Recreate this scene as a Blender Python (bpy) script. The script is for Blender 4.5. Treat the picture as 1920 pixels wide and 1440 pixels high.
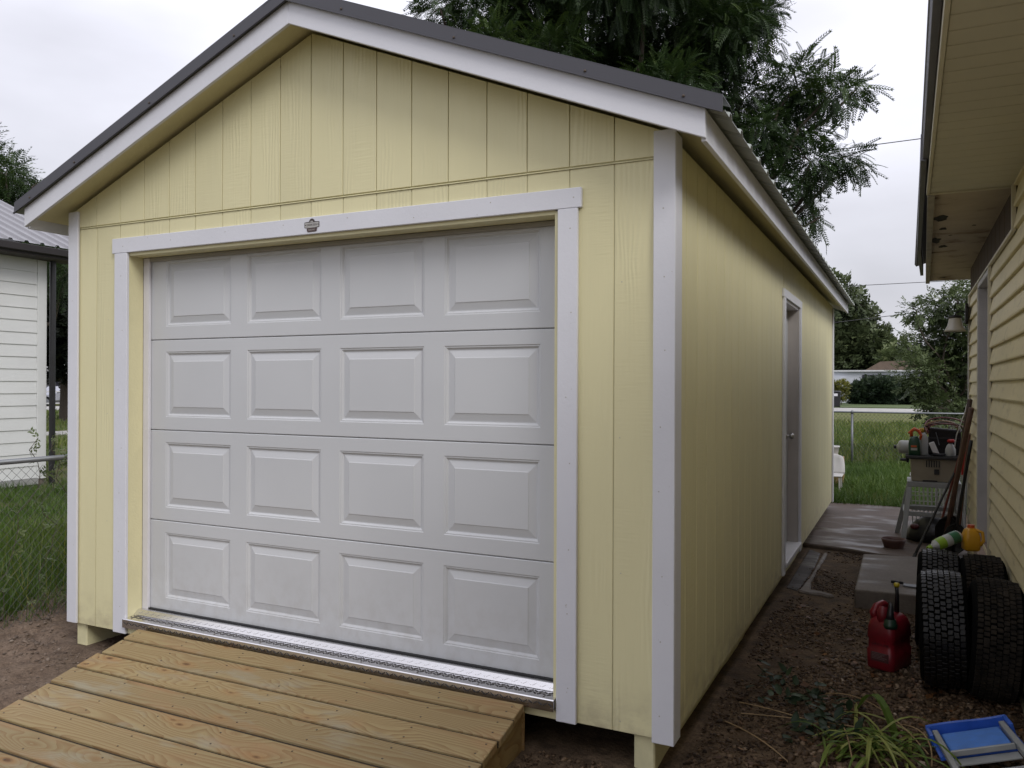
import bpy, math, random
import numpy as np
from mathutils import Matrix, Vector
SC = bpy.context.scene
for o in list(bpy.data.objects): bpy.data.objects.remove(o)
R = math.radians

# ------------------------------------------------------------ camera
cam_d = bpy.data.cameras.new('camera'); cam = bpy.data.objects.new('camera', cam_d)
SC.collection.objects.link(cam); SC.camera = cam
cam_d.sensor_width = 36.0; cam_d.lens = 36.0*1516.15/1920.0
cam_d.clip_start = 0.05; cam_d.clip_end = 1500
rx = Vector((0.8979642, 0.4400527, 0.0037316)); up_ = Vector((-0.0027015, -0.0029673, 0.9999919)); fw = Vector((-0.4400602, 0.8979671, 0.0014757))
m = Matrix((rx, up_, -fw)).transposed().to_4x4(); m.translation = (0.86868, -3.25457, 1.45321)
cam.matrix_world = m

# ------------------------------------------------------------ world (overcast) and sun
SUN_EL, SUN_AZ = R(40), R(124)      # azimuth measured clockwise from +Y (veiled sun behind and right of the camera)
W = bpy.data.worlds.new('World'); SC.world = W; W.use_nodes = True
nt = W.node_tree; nt.nodes.clear()
def wn(t): return nt.nodes.new(t)
out = wn('ShaderNodeOutputWorld'); bg = wn('ShaderNodeBackground'); bg.inputs['Strength'].default_value = 0.1
sky = wn('ShaderNodeTexSky'); sky.sky_type = 'NISHITA'; sky.sun_disc = False
sky.sun_elevation = SUN_EL; sky.sun_rotation = SUN_AZ; sky.dust_density = 4; sky.air_density = 1
tc = wn('ShaderNodeTexCoord'); sep = wn('ShaderNodeSeparateXYZ'); nt.links.new(tc.outputs['Generated'], sep.inputs[0])
ramp = wn('ShaderNodeValToRGB'); cr = ramp.color_ramp
cr.elements[0].position = 0.0; cr.elements[0].color = (0.64, 0.645, 0.69, 1)
cr.elements[1].position = 1.0; cr.elements[1].color = (1.20, 1.20, 1.32, 1)
e = cr.elements.new(0.14); e.color = (0.69, 0.695, 0.76, 1)
e = cr.elements.new(0.32); e.color = (0.84, 0.845, 0.94, 1)
nt.links.new(sep.outputs['Z'], ramp.inputs['Fac'])
mp = wn('ShaderNodeMapping'); mp.inputs['Scale'].default_value = (1.3, 1.3, 3.2); nt.links.new(tc.outputs['Generated'], mp.inputs[0])
nz = wn('ShaderNodeTexNoise'); nz.inputs['Scale'].default_value = 1.9; nz.inputs['Detail'].default_value = 5; nz.inputs['Roughness'].default_value = 0.45
nt.links.new(mp.outputs[0], nz.inputs['Vector'])
mr = wn('ShaderNodeMapRange'); mr.inputs[1].default_value = 0.3; mr.inputs[2].default_value = 0.7; mr.inputs[3].default_value = 0.83; mr.inputs[4].default_value = 1.22
nt.links.new(nz.outputs['Fac'], mr.inputs[0])
sc1 = wn('ShaderNodeVectorMath'); sc1.operation = 'SCALE'; nt.links.new(ramp.outputs[0], sc1.inputs[0]); nt.links.new(mr.outputs[0], sc1.inputs['Scale'])
sc2 = wn('ShaderNodeVectorMath'); sc2.operation = 'SCALE'; nt.links.new(sc1.outputs[0], sc2.inputs[0]); sc2.inputs['Scale'].default_value = 10.2
mx = wn('ShaderNodeMix'); mx.data_type = 'RGBA'; mx.inputs[0].default_value = 0.95
nt.links.new(sky.outputs[0], mx.inputs[6]); nt.links.new(sc2.outputs[0], mx.inputs[7])
nt.links.new(mx.outputs[2], bg.inputs['Color']); nt.links.new(bg.outputs[0], out.inputs[0])

sun_d = bpy.data.lights.new('sun', 'SUN'); sun_d.energy = 1.35; sun_d.angle = R(22); sun_d.color = (1, .97, .93)
sun = bpy.data.objects.new('sun', sun_d); SC.collection.objects.link(sun)
sd = Vector((math.sin(SUN_AZ)*math.cos(SUN_EL), math.cos(SUN_AZ)*math.cos(SUN_EL), math.sin(SUN_EL)))
sun.rotation_euler = sd.to_track_quat('Z', 'Y').to_euler(); sun.location = sd*30
vs = SC.view_settings; vs.view_transform = 'Standard'; vs.look = 'None'; vs.exposure = 0.14; vs.gamma = 1; vs.use_curve_mapping = False
SC.render.engine = 'CYCLES'

# ------------------------------------------------------------ helpers
rng = np.random.default_rng(7); random.seed(7)
ORG = {}
class MB:
    def __init__(s): s.v = []; s.f = []
    def add(s, vs, fs):
        b = len(s.v); s.v += [tuple(map(float, p)) for p in vs]; s.f += [tuple(b+i for i in f) for f in fs]; return s
    def box(s, x0, x1, y0, y1, z0, z1):
        return s.add([(x0,y0,z0),(x1,y0,z0),(x1,y1,z0),(x0,y1,z0),(x0,y0,z1),(x1,y0,z1),(x1,y1,z1),(x0,y1,z1)],
                     [(0,3,2,1),(4,5,6,7),(0,1,5,4),(1,2,6,5),(2,3,7,6),(3,0,4,7)])
    def hexa(s, p):   # 8 points ordered like box
        return s.add(p, [(0,3,2,1),(4,5,6,7),(0,1,5,4),(1,2,6,5),(2,3,7,6),(3,0,4,7)])
    def obox(s, c, size, M=None, x=None, y=None):
        hx, hy, hz = [a/2 for a in size]
        P = [Vector(p) for p in ((-hx,-hy,-hz),(hx,-hy,-hz),(hx,hy,-hz),(-hx,hy,-hz),(-hx,-hy,hz),(hx,-hy,hz),(hx,hy,hz),(-hx,hy,hz))]
        if M is not None: P = [M @ p for p in P]
        return s.hexa([p+Vector(c) for p in P])
    def bar(s, a, b, w, d, up=(0,0,1)):
        a = Vector(a); b = Vector(b); t = (b-a); L = t.length; t.normalize()
        u = t.cross(Vector(up)); 
        if u.length < 1e-3: u = t.cross(Vector((0,1,0)))
        u.normalize(); n = u.cross(t)
        M = Matrix((t, u, n)).transposed()
        return s.obox((a+b)/2, (L, w, d), M)
    def tube(s, pts, r, n=8, caps=True):
        pts = [Vector(p) for p in pts]; rs = r if isinstance(r, (list, tuple)) else [r]*len(pts)
        rings = []; prev = None
        for i, p in enumerate(pts):
            t = (pts[min(i+1, len(pts)-1)]-pts[max(i-1, 0)]).normalized()
            if prev is None:
                a = Vector((0,0,1)) if abs(t.z) < .9 else Vector((1,0,0))
                u = t.cross(a).normalized()
            else:
                u = (prev - t*prev.dot(t)).normalized()
            prev = u; w = t.cross(u)
            rings.append([p+u*rs[i]*math.cos(2*math.pi*k/n)+w*rs[i]*math.sin(2*math.pi*k/n) for k in range(n)])
        return s.loft(rings, caps)
    def loft(s, rings, caps=True, closed=True):
        n = len(rings[0]); V = [p for r in rings for p in r]; F = []
        for i in range(len(rings)-1):
            for k in range(n if closed else n-1):
                k2 = (k+1) % n
                F.append((i*n+k, i*n+k2, (i+1)*n+k2, (i+1)*n+k))
        if caps: F.append(tuple(reversed(range(n)))); F.append(tuple((len(rings)-1)*n+k for k in range(n)))
        return s.add(V, F)
    def lathe(s, prof, c=(0,0,0), n=20, axis='z', caps=True):
        c = Vector(c); rings = []
        for r, h in prof:
            ring = []
            for k in range(n):
                a = 2*math.pi*k/n; x, y = r*math.cos(a), r*math.sin(a)
                ring.append(c + (Vector((x,y,h)) if axis == 'z' else Vector((h,x,y)) if axis == 'x' else Vector((y,h,x))))
            rings.append(ring)
        return s.loft(rings, caps)
    def prism(s, poly, axis, a, b):
        n = len(poly)
        def P(p, t): return (t, p[0], p[1]) if axis == 'x' else (p[0], t, p[1]) if axis == 'y' else (p[0], p[1], t)
        V = [P(p, a) for p in poly]+[P(p, b) for p in poly]
        F = [tuple(range(n)), tuple(reversed(range(n, 2*n)))]+[(i, n+i, n+(i+1)%n, (i+1)%n) for i in range(n)]
        return s.add(V, F)
    def build(s, name, mat, parent=None, org=None, smooth=False, bevel=0, seg=1, recalc=True):
        o0 = ORG.get(parent.name, (0,0,0)) if parent is not None else (org or (0,0,0))
        me = bpy.data.meshes.new(name)
        me.from_pydata([(p[0]-o0[0], p[1]-o0[1], p[2]-o0[2]) for p in s.v], [], s.f)
        if recalc:
            import bmesh
            bm = bmesh.new(); bm.from_mesh(me); bmesh.ops.recalc_face_normals(bm, faces=bm.faces); bm.to_mesh(me); bm.free()
        o = bpy.data.objects.new(name, me); SC.collection.objects.link(o); me.materials.append(mat)
        if parent is not None: o.parent = parent; ORG[o.name] = o0
        else: o.location = o0; ORG[o.name] = o0
        if smooth:
            me.polygons.foreach_set('use_smooth', [True]*len(me.polygons))
        if bevel:
            b = o.modifiers.new('bevel', 'BEVEL'); b.width = bevel; b.segments = seg; b.limit_method = 'ANGLE'; b.angle_limit = R(40)
        return o
def tag(o, label=None, cat=None, group=None, kind=None):
    for k, v in (('label', label), ('category', cat), ('group', group), ('kind', kind)):
        if v: o[k] = v
    return o
def thing(name, loc, label, cat, group=None):
    o = bpy.data.objects.new(name, None); SC.collection.objects.link(o); o.location = loc; ORG[o.name] = tuple(loc)
    o.empty_display_size = .1
    return tag(o, label, cat, group)
def B(*a): return MB().box(*a)
def npmesh(name, V, F, mat, parent=None, kind='stuff', smooth=False, attr=None):
    V = np.asarray(V, dtype=np.float32); F = np.asarray(F, dtype=np.int32); k = F.shape[1]
    o0 = ORG.get(parent.name, (0,0,0)) if parent is not None else (0,0,0)
    V = V-np.array(o0, dtype=np.float32)
    me = bpy.data.meshes.new(name); me.vertices.add(len(V)); me.vertices.foreach_set('co', V.ravel())
    me.loops.add(F.size); me.loops.foreach_set('vertex_index', F.ravel())
    me.polygons.add(len(F)); me.polygons.foreach_set('loop_start', np.arange(0, F.size, k, dtype=np.int32))
    if smooth: me.polygons.foreach_set('use_smooth', np.ones(len(F), dtype=bool))
    if attr is not None:
        a = me.attributes.new('tone', 'FLOAT', 'FACE'); a.data.foreach_set('value', np.asarray(attr, dtype=np.float32))
    me.update(calc_edges=True); me.materials.append(mat)
    o = bpy.data.objects.new(name, me); SC.collection.objects.link(o)
    if parent is not None: o.parent = parent
    if kind: o['kind'] = kind
    return o
def lattice(seed):
    return np.random.default_rng(seed).random((64, 64))
def vnoise(x, y, sc, seed):
    L = lattice(seed); x = np.asarray(x)*sc; y = np.asarray(y)*sc
    xi = np.floor(x).astype(int); yi = np.floor(y).astype(int); fx = x-xi; fy = y-yi
    fx = fx*fx*(3-2*fx); fy = fy*fy*(3-2*fy)
    g = lambda a, b: L[a % 64, b % 64]
    return (g(xi,yi)*(1-fx)+g(xi+1,yi)*fx)*(1-fy)+(g(xi,yi+1)*(1-fx)+g(xi+1,yi+1)*fx)*fy-.5

# ------------------------------------------------------------ materials
class MT:
    def __init__(s, name):
        s.m = bpy.data.materials.new(name); s.m.use_nodes = True; s.t = s.m.node_tree
        s.b = s.t.nodes['Principled BSDF']; s.b.inputs['Roughness'].default_value = .6
    def n(s, typ, **kw):
        o = s.t.nodes.new(typ)
        for k, v in kw.items(): setattr(o, k, v)
        return o
    def l(s, a, b): s.t.links.new(a, b)
    def pos(s, scale=(1,1,1), obj=False, rnd=0, rot=(0,0,0)):
        if obj: c = s.n('ShaderNodeTexCoord').outputs['Object']
        else: c = s.n('ShaderNodeNewGeometry').outputs['Position']
        if rnd:
            oi = s.n('ShaderNodeObjectInfo'); v = s.n('ShaderNodeVectorMath', operation='SCALE'); v.inputs[0].default_value = (1,1.7,.6)
            mu = s.n('ShaderNodeMath', operation='MULTIPLY'); mu.inputs[1].default_value = rnd; s.l(oi.outputs['Random'], mu.inputs[0]); s.l(mu.outputs[0], v.inputs['Scale'])
            ad = s.n('ShaderNodeVectorMath', operation='ADD'); s.l(c, ad.inputs[0]); s.l(v.outputs[0], ad.inputs[1]); c = ad.outputs[0]
        mp = s.n('ShaderNodeMapping'); mp.inputs['Scale'].default_value = scale; mp.inputs['Rotation'].default_value = rot; s.l(c, mp.inputs[0]); return mp.outputs[0]
    def noise(s, vec, sc=5, det=4, ro=.5, dist=0):
        o = s.n('ShaderNodeTexNoise'); o.inputs['Scale'].default_value = sc; o.inputs['Detail'].default_value = det
        o.inputs['Roughness'].default_value = ro; o.inputs['Distortion'].default_value = dist; s.l(vec, o.inputs['Vector']); return o.outputs['Fac']
    def ramp(s, fac, stops):
        o = s.n('ShaderNodeValToRGB'); c = o.color_ramp
        while len(c.elements) > 2: c.elements.remove(c.elements[-1])
        for i, (p, col) in enumerate(stops):
            e = c.elements[i] if i < 2 else c.elements.new(p)
            e.position = p; e.color = tuple(col)+(1,) if len(col) == 3 else col
        s.l(fac, o.inputs[0]); return o.outputs[0]
    def mr(s, fac, a, b, c=0., d=1.):
        o = s.n('ShaderNodeMapRange'); 
        for i, v in enumerate((a,b,c,d)): o.inputs[i+1].default_value = v
        s.l(fac, o.inputs[0]); return o.outputs[0]
    def math(s, op, a, b):
        o = s.n('ShaderNodeMath', operation=op)
        for i, v in enumerate((a, b)):
            if isinstance(v, (int, float)): o.inputs[i].default_value = v
            else: s.l(v, o.inputs[i])
        return o.outputs[0]
    def mix(s, fac, a, b, blend='MIX'):
        o = s.n('ShaderNodeMix', data_type='RGBA', blend_type=blend)
        for i, v in ((0, fac), (6, a), (7, b)):
            if isinstance(v, (int, float)): o.inputs[i].default_value = v
            elif isinstance(v, tuple): o.inputs[i].default_value = tuple(v)+(1,)
            else: s.l(v, o.inputs[i])
        return o.outputs[2]
    def bump(s, h, strength=.3, dist=.01, prev=None):
        o = s.n('ShaderNodeBump'); o.inputs['Strength'].default_value = strength; o.inputs['Distance'].default_value = dist
        s.l(h, o.inputs['Height'])
        if prev is not None: s.l(prev, o.inputs['Normal'])
        s.l(o.outputs[0], s.b.inputs['Normal']); return o.outputs[0]
    def col(s, c):
        if isinstance(c, tuple): s.b.inputs['Base Color'].default_value = tuple(c)+(1,)
        else: s.l(c, s.b.inputs['Base Color'])
        return s
    def rough(s, c):
        if isinstance(c, (int, float)): s.b.inputs['Roughness'].default_value = c
        else: s.l(c, s.b.inputs['Roughness'])
        return s
def plain(name, c, rough=.6, var=.12, sc=6, metal=0, bump=0, bsc=60, spec=None):
    t = MT(name); v = t.pos(obj=False); n_ = t.noise(v, sc, 5, .6)
    f = t.mr(n_, .25, .75, 1-var, 1+var*.6)
    t.col(t.mix(1., tuple(c), f, 'MULTIPLY')); t.rough(t.mr(n_, .3, .7, max(0, rough-.08), min(1, rough+.08)))
    t.b.inputs['Metallic'].default_value = metal
    if spec is not None: t.b.inputs['Specular IOR Level'].default_value = spec
    if bump: t.bump(t.noise(t.pos(), bsc, 3), bump, .004)
    return t.m

def siding_mat(name, c, axis):        # embossed wood-grain painted siding
    t = MT(name)
    s1 = (55, 55, 2.2); s2 = (9, 9, 90)
    grain = t.noise(t.pos(s1, rnd=9), 1, 3, .6, .6)
    tick = t.noise(t.pos(s2, rnd=5), 1, 2, .5)
    patch = t.mr(t.noise(t.pos((3,3,1.3), rnd=9), 1, 2), .45, .62)
    cath = t.n('ShaderNodeTexWave', wave_type='BANDS', bands_direction='X' if axis == 'x' else 'Y')
    cath.inputs['Scale'].default_value = 14; cath.inputs['Distortion'].default_value = 9; cath.inputs['Detail'].default_value = 2; cath.inputs['Detail Scale'].default_value = .7
    t.l(t.pos((1,1,.22), rnd=9), cath.inputs['Vector'])
    cm = t.mr(t.noise(t.pos((6,6,.8), rnd=3), 1, 2), .5, .6)
    h = t.math('ADD', t.math('MULTIPLY', grain, .5), t.math('MULTIPLY', t.math('MULTIPLY', tick, patch), .5))
    h = t.math('ADD', h, t.math('MULTIPLY', t.math('MULTIPLY', cath.outputs['Fac'], cm), .5))
    t.bump(h, .55, .0045)
    big = t.noise(t.pos((1.2,1.2,.5), rnd=3), 1, 4, .6)
    dirt = t.noise(t.pos((4,4,6)), 2, 4, .6)
    c1 = t.mix(t.mr(big, .3, .7), tuple(a*.93 for a in c), tuple(min(1, a*1.04) for a in c))
    z = t.n('ShaderNodeSeparateXYZ'); t.l(t.n('ShaderNodeNewGeometry').outputs['Position'], z.inputs[0])
    splash = t.math('MULTIPLY', t.mr(z.outputs['Z'], 0.0, .22, 1, 0), t.mr(dirt, .4, .65))
    c1 = t.mix(t.math('MULTIPLY', splash, .5), c1, (.30,.25,.17))
    t.col(c1); t.rough(t.mr(grain, .3, .7, .42, .62)); t.b.inputs['Specular IOR Level'].default_value = .35
    return t.m
def trim_mat(name, c):
    t = MT(name); g = t.noise(t.pos((22,22,14)), 1.5, 5, .65); f = t.noise(t.pos((90,90,90)), 1, 2)
    t.bump(t.math('ADD', g, t.math('MULTIPLY', f, .4)), .3, .004)
    sp = t.noise(t.pos((14,14,14)), 2, 3, .7); 
    c1 = t.mix(t.mr(t.noise(t.pos(), 2.2, 4), .3, .7), tuple(a*.94 for a in c), c)
    c1 = t.mix(t.math('MULTIPLY', t.mr(sp, .70, .76), .5), c1, (.35,.31,.25))
    t.col(c1); t.rough(.5); return t.m

YEL = (.685, .637, .39); WHT = (.665, .67, .715)
M_sx = siding_mat('painted_siding_front', YEL, 'x'); M_sy = siding_mat('painted_siding_side', YEL, 'y')
M_trim = trim_mat('white_trim_paint', WHT)
M_yel = plain('yellow_paint_plain', YEL, .55, .08, 4, bump=.3, bsc=80)
M_groove = plain('yellow_paint_groove', tuple(a*.8 for a in YEL), .7, .1, 6)
M_dark = plain('dark_void', (.02,.018,.015), .9)
M_vinylw = plain('white_vinyl', (.66,.65,.68), .4, .06)
def door_mat():
    t = MT('white_steel_door'); g = t.noise(t.pos((9,9,160)), 1, 3, .6, .5); gg = t.noise(t.pos((160,160,9)), 1, 2)
    t.bump(g, .10, .0015)
    c = t.mix(t.mr(t.noise(t.pos(), 1.5, 3), .3, .7), (.51,.52,.535), (.55,.56,.575)); z = t.n('ShaderNodeSeparateXYZ'); t.l(t.n('ShaderNodeNewGeometry').outputs['Position'], z.inputs[0]); sp = t.noise(t.pos((6,6,5)), 2.5, 5, .65); c = t.mix(t.math('MULTIPLY', t.math('MULTIPLY', t.mr(z.outputs['Z'], .12, .55, 1, 0), t.mr(sp, .42, .66)), .22), c, (.27,.235,.19)); t.col(c); t.rough(.42); return t.m
M_door = door_mat()
M_roofm = plain('grey_metal_trim', (.060,.059,.070), .5, .1, 3)
def roof_mat():
    t = MT('grey_green_metal_roof'); n_ = t.noise(t.pos((3,3,3)), 2, 4)
    t.col(t.mix(n_, (.27,.29,.265), (.38,.40,.37))); t.rough(.4); t.b.inputs['Metallic'].default_value = .3; return t.m
M_roof = roof_mat()
def alu_mat():
    t = MT('bright_tread_plate'); n_ = t.noise(t.pos((6,60,60)), 2, 4)
    t.col(t.mix(n_, (.62,.61,.62), (.82,.81,.82))); t.rough(t.mr(n_, .3, .7, .2, .28)); t.b.inputs['Metallic'].default_value = 1; return t.m
M_alu = alu_mat()
M_rub = plain('black_rubber_seal', (.012,.012,.013), .55)
def wood_mat(name, ca, cb, knots=True, axis='x', wet=.45):
    t = MT(name)
    P = t.pos((1,1,1), rnd=23)
    # warp across the board for cathedral grain
    sw = (.55, 6.5, 6.5) if axis == 'x' else (6.5, .55, 6.5)
    warp = t.noise(t.pos(sw, rnd=23), 1, 2, .5)
    w = t.n('ShaderNodeTexWave', wave_type='BANDS', bands_direction='Y' if axis == 'x' else 'X', wave_profile='SAW')
    w.inputs['Scale'].default_value = 1.0; w.inputs['Distortion'].default_value = 0
    vv = t.n('ShaderNodeVectorMath', operation='SCALE'); vv.inputs[0].default_value = (1,1,0); t.l(t.math('MULTIPLY', warp, 4.2), vv.inputs['Scale'])
    ps = t.pos((1.5,14,1) if axis == 'x' else (14,1.5,1), rnd=23)
    # knots: sparse voronoi cells
    kv = t.n('ShaderNodeTexVoronoi', voronoi_dimensions='2D'); kv.inputs['Scale'].default_value = 1; kv.inputs['Randomness'].default_value = 1
    t.l(t.pos((1.9, 5.2, 1) if axis == 'x' else (5.2, 1.9, 1), rnd=23), kv.inputs['Vector'])
    kd = kv.outputs['Distance']
    ring = t.math('MULTIPLY', t.mr(kd, 0, .42, 1, 0), 1.3)
    v3 = t.n('ShaderNodeVectorMath', operation='SCALE'); v3.inputs[0].default_value = (1,1,0); t.l(ring, v3.inputs['Scale'])
    ad = t.n('ShaderNodeVectorMath', operation='ADD'); t.l(ps, ad.inputs[0]); t.l(vv.outputs[0], ad.inputs[1])
    ad2 = t.n('ShaderNodeVectorMath', operation='ADD'); t.l(ad.outputs[0], ad2.inputs[0]); t.l(v3.outputs[0], ad2.inputs[1])
    t.l(ad2.outputs[0], w.inputs['Vector'])
    fine = t.noise(t.pos((3,130,130) if axis == 'x' else (130,3,130), rnd=23), 1, 3, .6)
    grain = t.mr(w.outputs['Fac'], .0, 1., 0, 1)
    oi = t.n('ShaderNodeObjectInfo')
    rb = t.math('FRACT', t.math('MULTIPLY', oi.outputs['Random'], 7.31), 0)
    base = t.mix(rb, ca, cb)
    c = t.mix(t.math('MULTIPLY', t.mr(grain, .3, 1), .8), base, t.mix(.72, base, (.17,.085,.03)))
    c = t.mix(t.math('MULTIPLY', t.mr(fine, .42, .75), .35), c, t.mix(.5, c, (.18,.11,.05)))
    # orange heart-wood and greenish/pale treatment patches
    pt = t.noise(t.pos((1.4,6,6) if axis == 'x' else (6,1.4,6), rnd=41), 1, 3, .6)
    c = t.mix(t.math('MULTIPLY', t.mr(pt, .52, .68), .55), c, (.30,.165,.078))
    pg = t.noise(t.pos((2.2,7,7) if axis == 'x' else (7,2.2,7), rnd=11), 1, 4, .6)
    c = t.mix(t.math('MULTIPLY', t.mr(pg, .56, .70), .45), c, (.30,.30,.235))
    if knots:
        kr = t.n('ShaderNodeSeparateColor'); t.l(kv.outputs['Color'], kr.inputs[0])
        rad = t.mr(kr.outputs[0], .35, 1, .0, .06)
        kn = t.mr(t.math('SUBTRACT', kd, rad), -.03, .02, 1, 0)
        halo = t.mr(t.math('SUBTRACT', kd, rad), 0, .14, 1, 0)
        on = t.mr(kr.outputs[0], .36, .45)
        c = t.mix(t.math('MULTIPLY', t.math('MULTIPLY', halo, on), .5), c, (.30,.16,.06))
        c = t.mix(t.math('MULTIPLY', t.math('MULTIPLY', kn, on), .85), c, (.085,.038,.016))
    t.col(c); t.rough(t.mr(t.noise(t.pos(), 3, 4), .3, .7, wet-.06, wet+.2))
    t.b.inputs['Specular IOR Level'].default_value = .22; t.bump(t.math('ADD', t.math('MULTIPLY', grain, .6), fine), .22, .002)
    return t.m
M_wood = wood_mat('treated_pine_board', (.325,.245,.118), (.215,.168,.088))
M_wood2 = wood_mat('treated_pine_joist', (.33,.22,.095), (.28,.20,.09), knots=False, axis='y')
M_screw = plain('dark_screw', (.06,.04,.025), .5)

def ground_mat():
    t = MT('soil_and_turf'); P = t.n('ShaderNodeNewGeometry').outputs['Position']
    s_ = t.n('ShaderNodeSeparateXYZ'); t.l(P, s_.inputs[0]); X, Y = s_.outputs[0], s_.outputs[1]
    big = t.noise(t.pos(), 1.3, 5, .6); mid = t.noise(t.pos(), 9, 6, .65); fin = t.noise(t.pos(), 70, 4, .7)
    wob = t.math('MULTIPLY', t.math('SUBTRACT', big, .5), 1.1)
    # turf: left of the fence line, and behind the patio
    gl = t.mr(t.math('ADD', t.math('ADD', X, t.math('MULTIPLY', t.math('MAXIMUM', Y, 0.), .45)), wob), -4.75, -4.5, 1, 0)
    gb = t.mr(t.math('ADD', Y, t.math('MULTIPLY', wob, .4)), 8.15, 8.45)
    g = t.math('MAXIMUM', gl, gb)
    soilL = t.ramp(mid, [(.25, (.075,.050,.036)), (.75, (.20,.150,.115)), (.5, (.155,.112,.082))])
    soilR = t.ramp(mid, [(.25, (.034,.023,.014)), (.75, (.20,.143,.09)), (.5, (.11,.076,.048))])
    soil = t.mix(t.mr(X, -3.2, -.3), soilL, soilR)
    soil = t.mix(1., soil, t.mr(fin, .3, .7, .6, 1.4), 'MULTIPLY')
    wet = t.mr(big, .4, .62); soil = t.mix(t.math('MULTIPLY', wet, .7), soil, t.mix(.6, soil, (.03,.022,.016)))
    grass = t.mix(t.mr(big, .35, .65), t.ramp(mid, [(.3, (.035,.05,.014)), (.7, (.075,.10,.028))]), (.10,.095,.04))
    far = t.mr(Y, 14, 18)
    grass = t.mix(far, grass, t.ramp(t.noise(t.pos(), .6, 5, .6), [(.3, (.085,.105,.03)), (.7, (.135,.135,.05))]))
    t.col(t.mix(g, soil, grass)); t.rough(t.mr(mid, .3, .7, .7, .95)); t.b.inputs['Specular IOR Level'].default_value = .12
    t.bump(t.math('ADD', mid, t.math('MULTIPLY', fin, .5)), .7, .02); return t.m
M_ground = ground_mat()
def concrete_mat(name, ca, cb, wetdark=(.06,.047,.04), wetamt=.5, bumps=.3):
    t = MT(name); a = t.noise(t.pos(), 2.2, 6, .6, .4); b = t.noise(t.pos(), 40, 4, .7)
    c = t.mix(t.mr(a, .3, .7), ca, cb); c = t.mix(1., c, t.mr(b, .3, .7, .85, 1.12), 'MULTIPLY')
    w_ = t.mr(t.noise(t.pos((1,2.2,1)), 1.8, 5, .55), .48, .62); c = t.mix(t.math('MULTIPLY', w_, wetamt), c, wetdark)
    t.col(c); t.rough(t.mr(w_, 0, 1, .7, .34)); t.b.inputs['Specular IOR Level'].default_value = .3; t.bump(t.math('ADD', b, a), bumps, .006); return t.m
M_conc = concrete_mat('wet_stained_concrete', (.085,.062,.050), (.125,.095,.078))
M_conc2 = concrete_mat('pale_concrete', (.135,.115,.098), (.185,.16,.138), (.075,.06,.048), .7)
M_road = concrete_mat('pale_road', (.34,.33,.31), (.42,.41,.39), (.25,.24,.22), .3)
def stone_mat():
    t = MT('mixed_pebble'); a = t.n('ShaderNodeAttribute'); a.attribute_name = 'tone'
    c = t.ramp(a.outputs['Fac'], [(0, (.028,.017,.010)), (1, (.44,.36,.28)), (.35, (.085,.054,.032)), (.7, (.18,.122,.075)), (.93, (.28,.21,.145))])
    n_ = t.noise(t.pos(), 60, 3); t.col(t.mix(1., c, t.mr(n_, .3, .7, .7, 1.2), 'MULTIPLY')); t.rough(.55); t.b.inputs['Specular IOR Level'].default_value = .2; return t.m
M_stone = stone_mat()
def leaf_mat(name, dark, mid, light, trans=.25, rough=.5):
    t = MT(name); a = t.n('ShaderNodeAttribute'); a.attribute_name = 'tone'
    c = t.ramp(a.outputs['Fac'], [(0, dark), (1, light), (.5, mid)])
    t.col(c); t.rough(rough); t.b.inputs['Specular IOR Level'].default_value = .3
    # a little light passes through the blade
    tr = t.n('ShaderNodeBsdfTranslucent'); t.l(c, tr.inputs['Color']); ms = t.n('ShaderNodeMixShader'); ms.inputs[0].default_value = trans
    o = t.t.nodes['Material Output']; t.l(t.b.outputs[0], ms.inputs[1]); t.l(tr.outputs[0], ms.inputs[2]); t.l(ms.outputs[0], o.inputs['Surface'])
    return t.m
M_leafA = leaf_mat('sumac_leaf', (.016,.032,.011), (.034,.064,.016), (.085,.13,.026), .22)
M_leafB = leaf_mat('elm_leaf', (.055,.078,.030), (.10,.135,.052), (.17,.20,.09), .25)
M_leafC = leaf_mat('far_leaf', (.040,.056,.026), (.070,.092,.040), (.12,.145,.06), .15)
M_leafY = leaf_mat('yellowing_leaf', (.08,.09,.02), (.16,.16,.03), (.28,.25,.05), .2)
M_grass = leaf_mat('grass_blade', (.040,.080,.012), (.085,.135,.022), (.19,.21,.06), .3, .45)
M_grassB = leaf_mat('lush_grass_blade', (.045,.085,.016), (.085,.145,.028), (.18,.22,.06), .3, .45)
M_strap = leaf_mat('strap_leaf', (.05,.10,.015), (.14,.21,.04), (.32,.33,.10), .3, .4)
M_straw = plain('dry_stalk', (.32,.22,.11), .7, .3, 20)
M_litter = leaf_mat('fallen_leaf', (.07,.035,.018), (.16,.075,.03), (.30,.16,.07), .15)
M_bark = plain('grey_brown_bark', (.07,.055,.042), .85, .35, 12, bump=.6, bsc=30)
M_galv = plain('galvanised_steel', (.20,.21,.225), .5, .15, 20, metal=.6)
M_black = plain('black_plastic', (.012,.012,.014), .4)
print('S1 ok')
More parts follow.
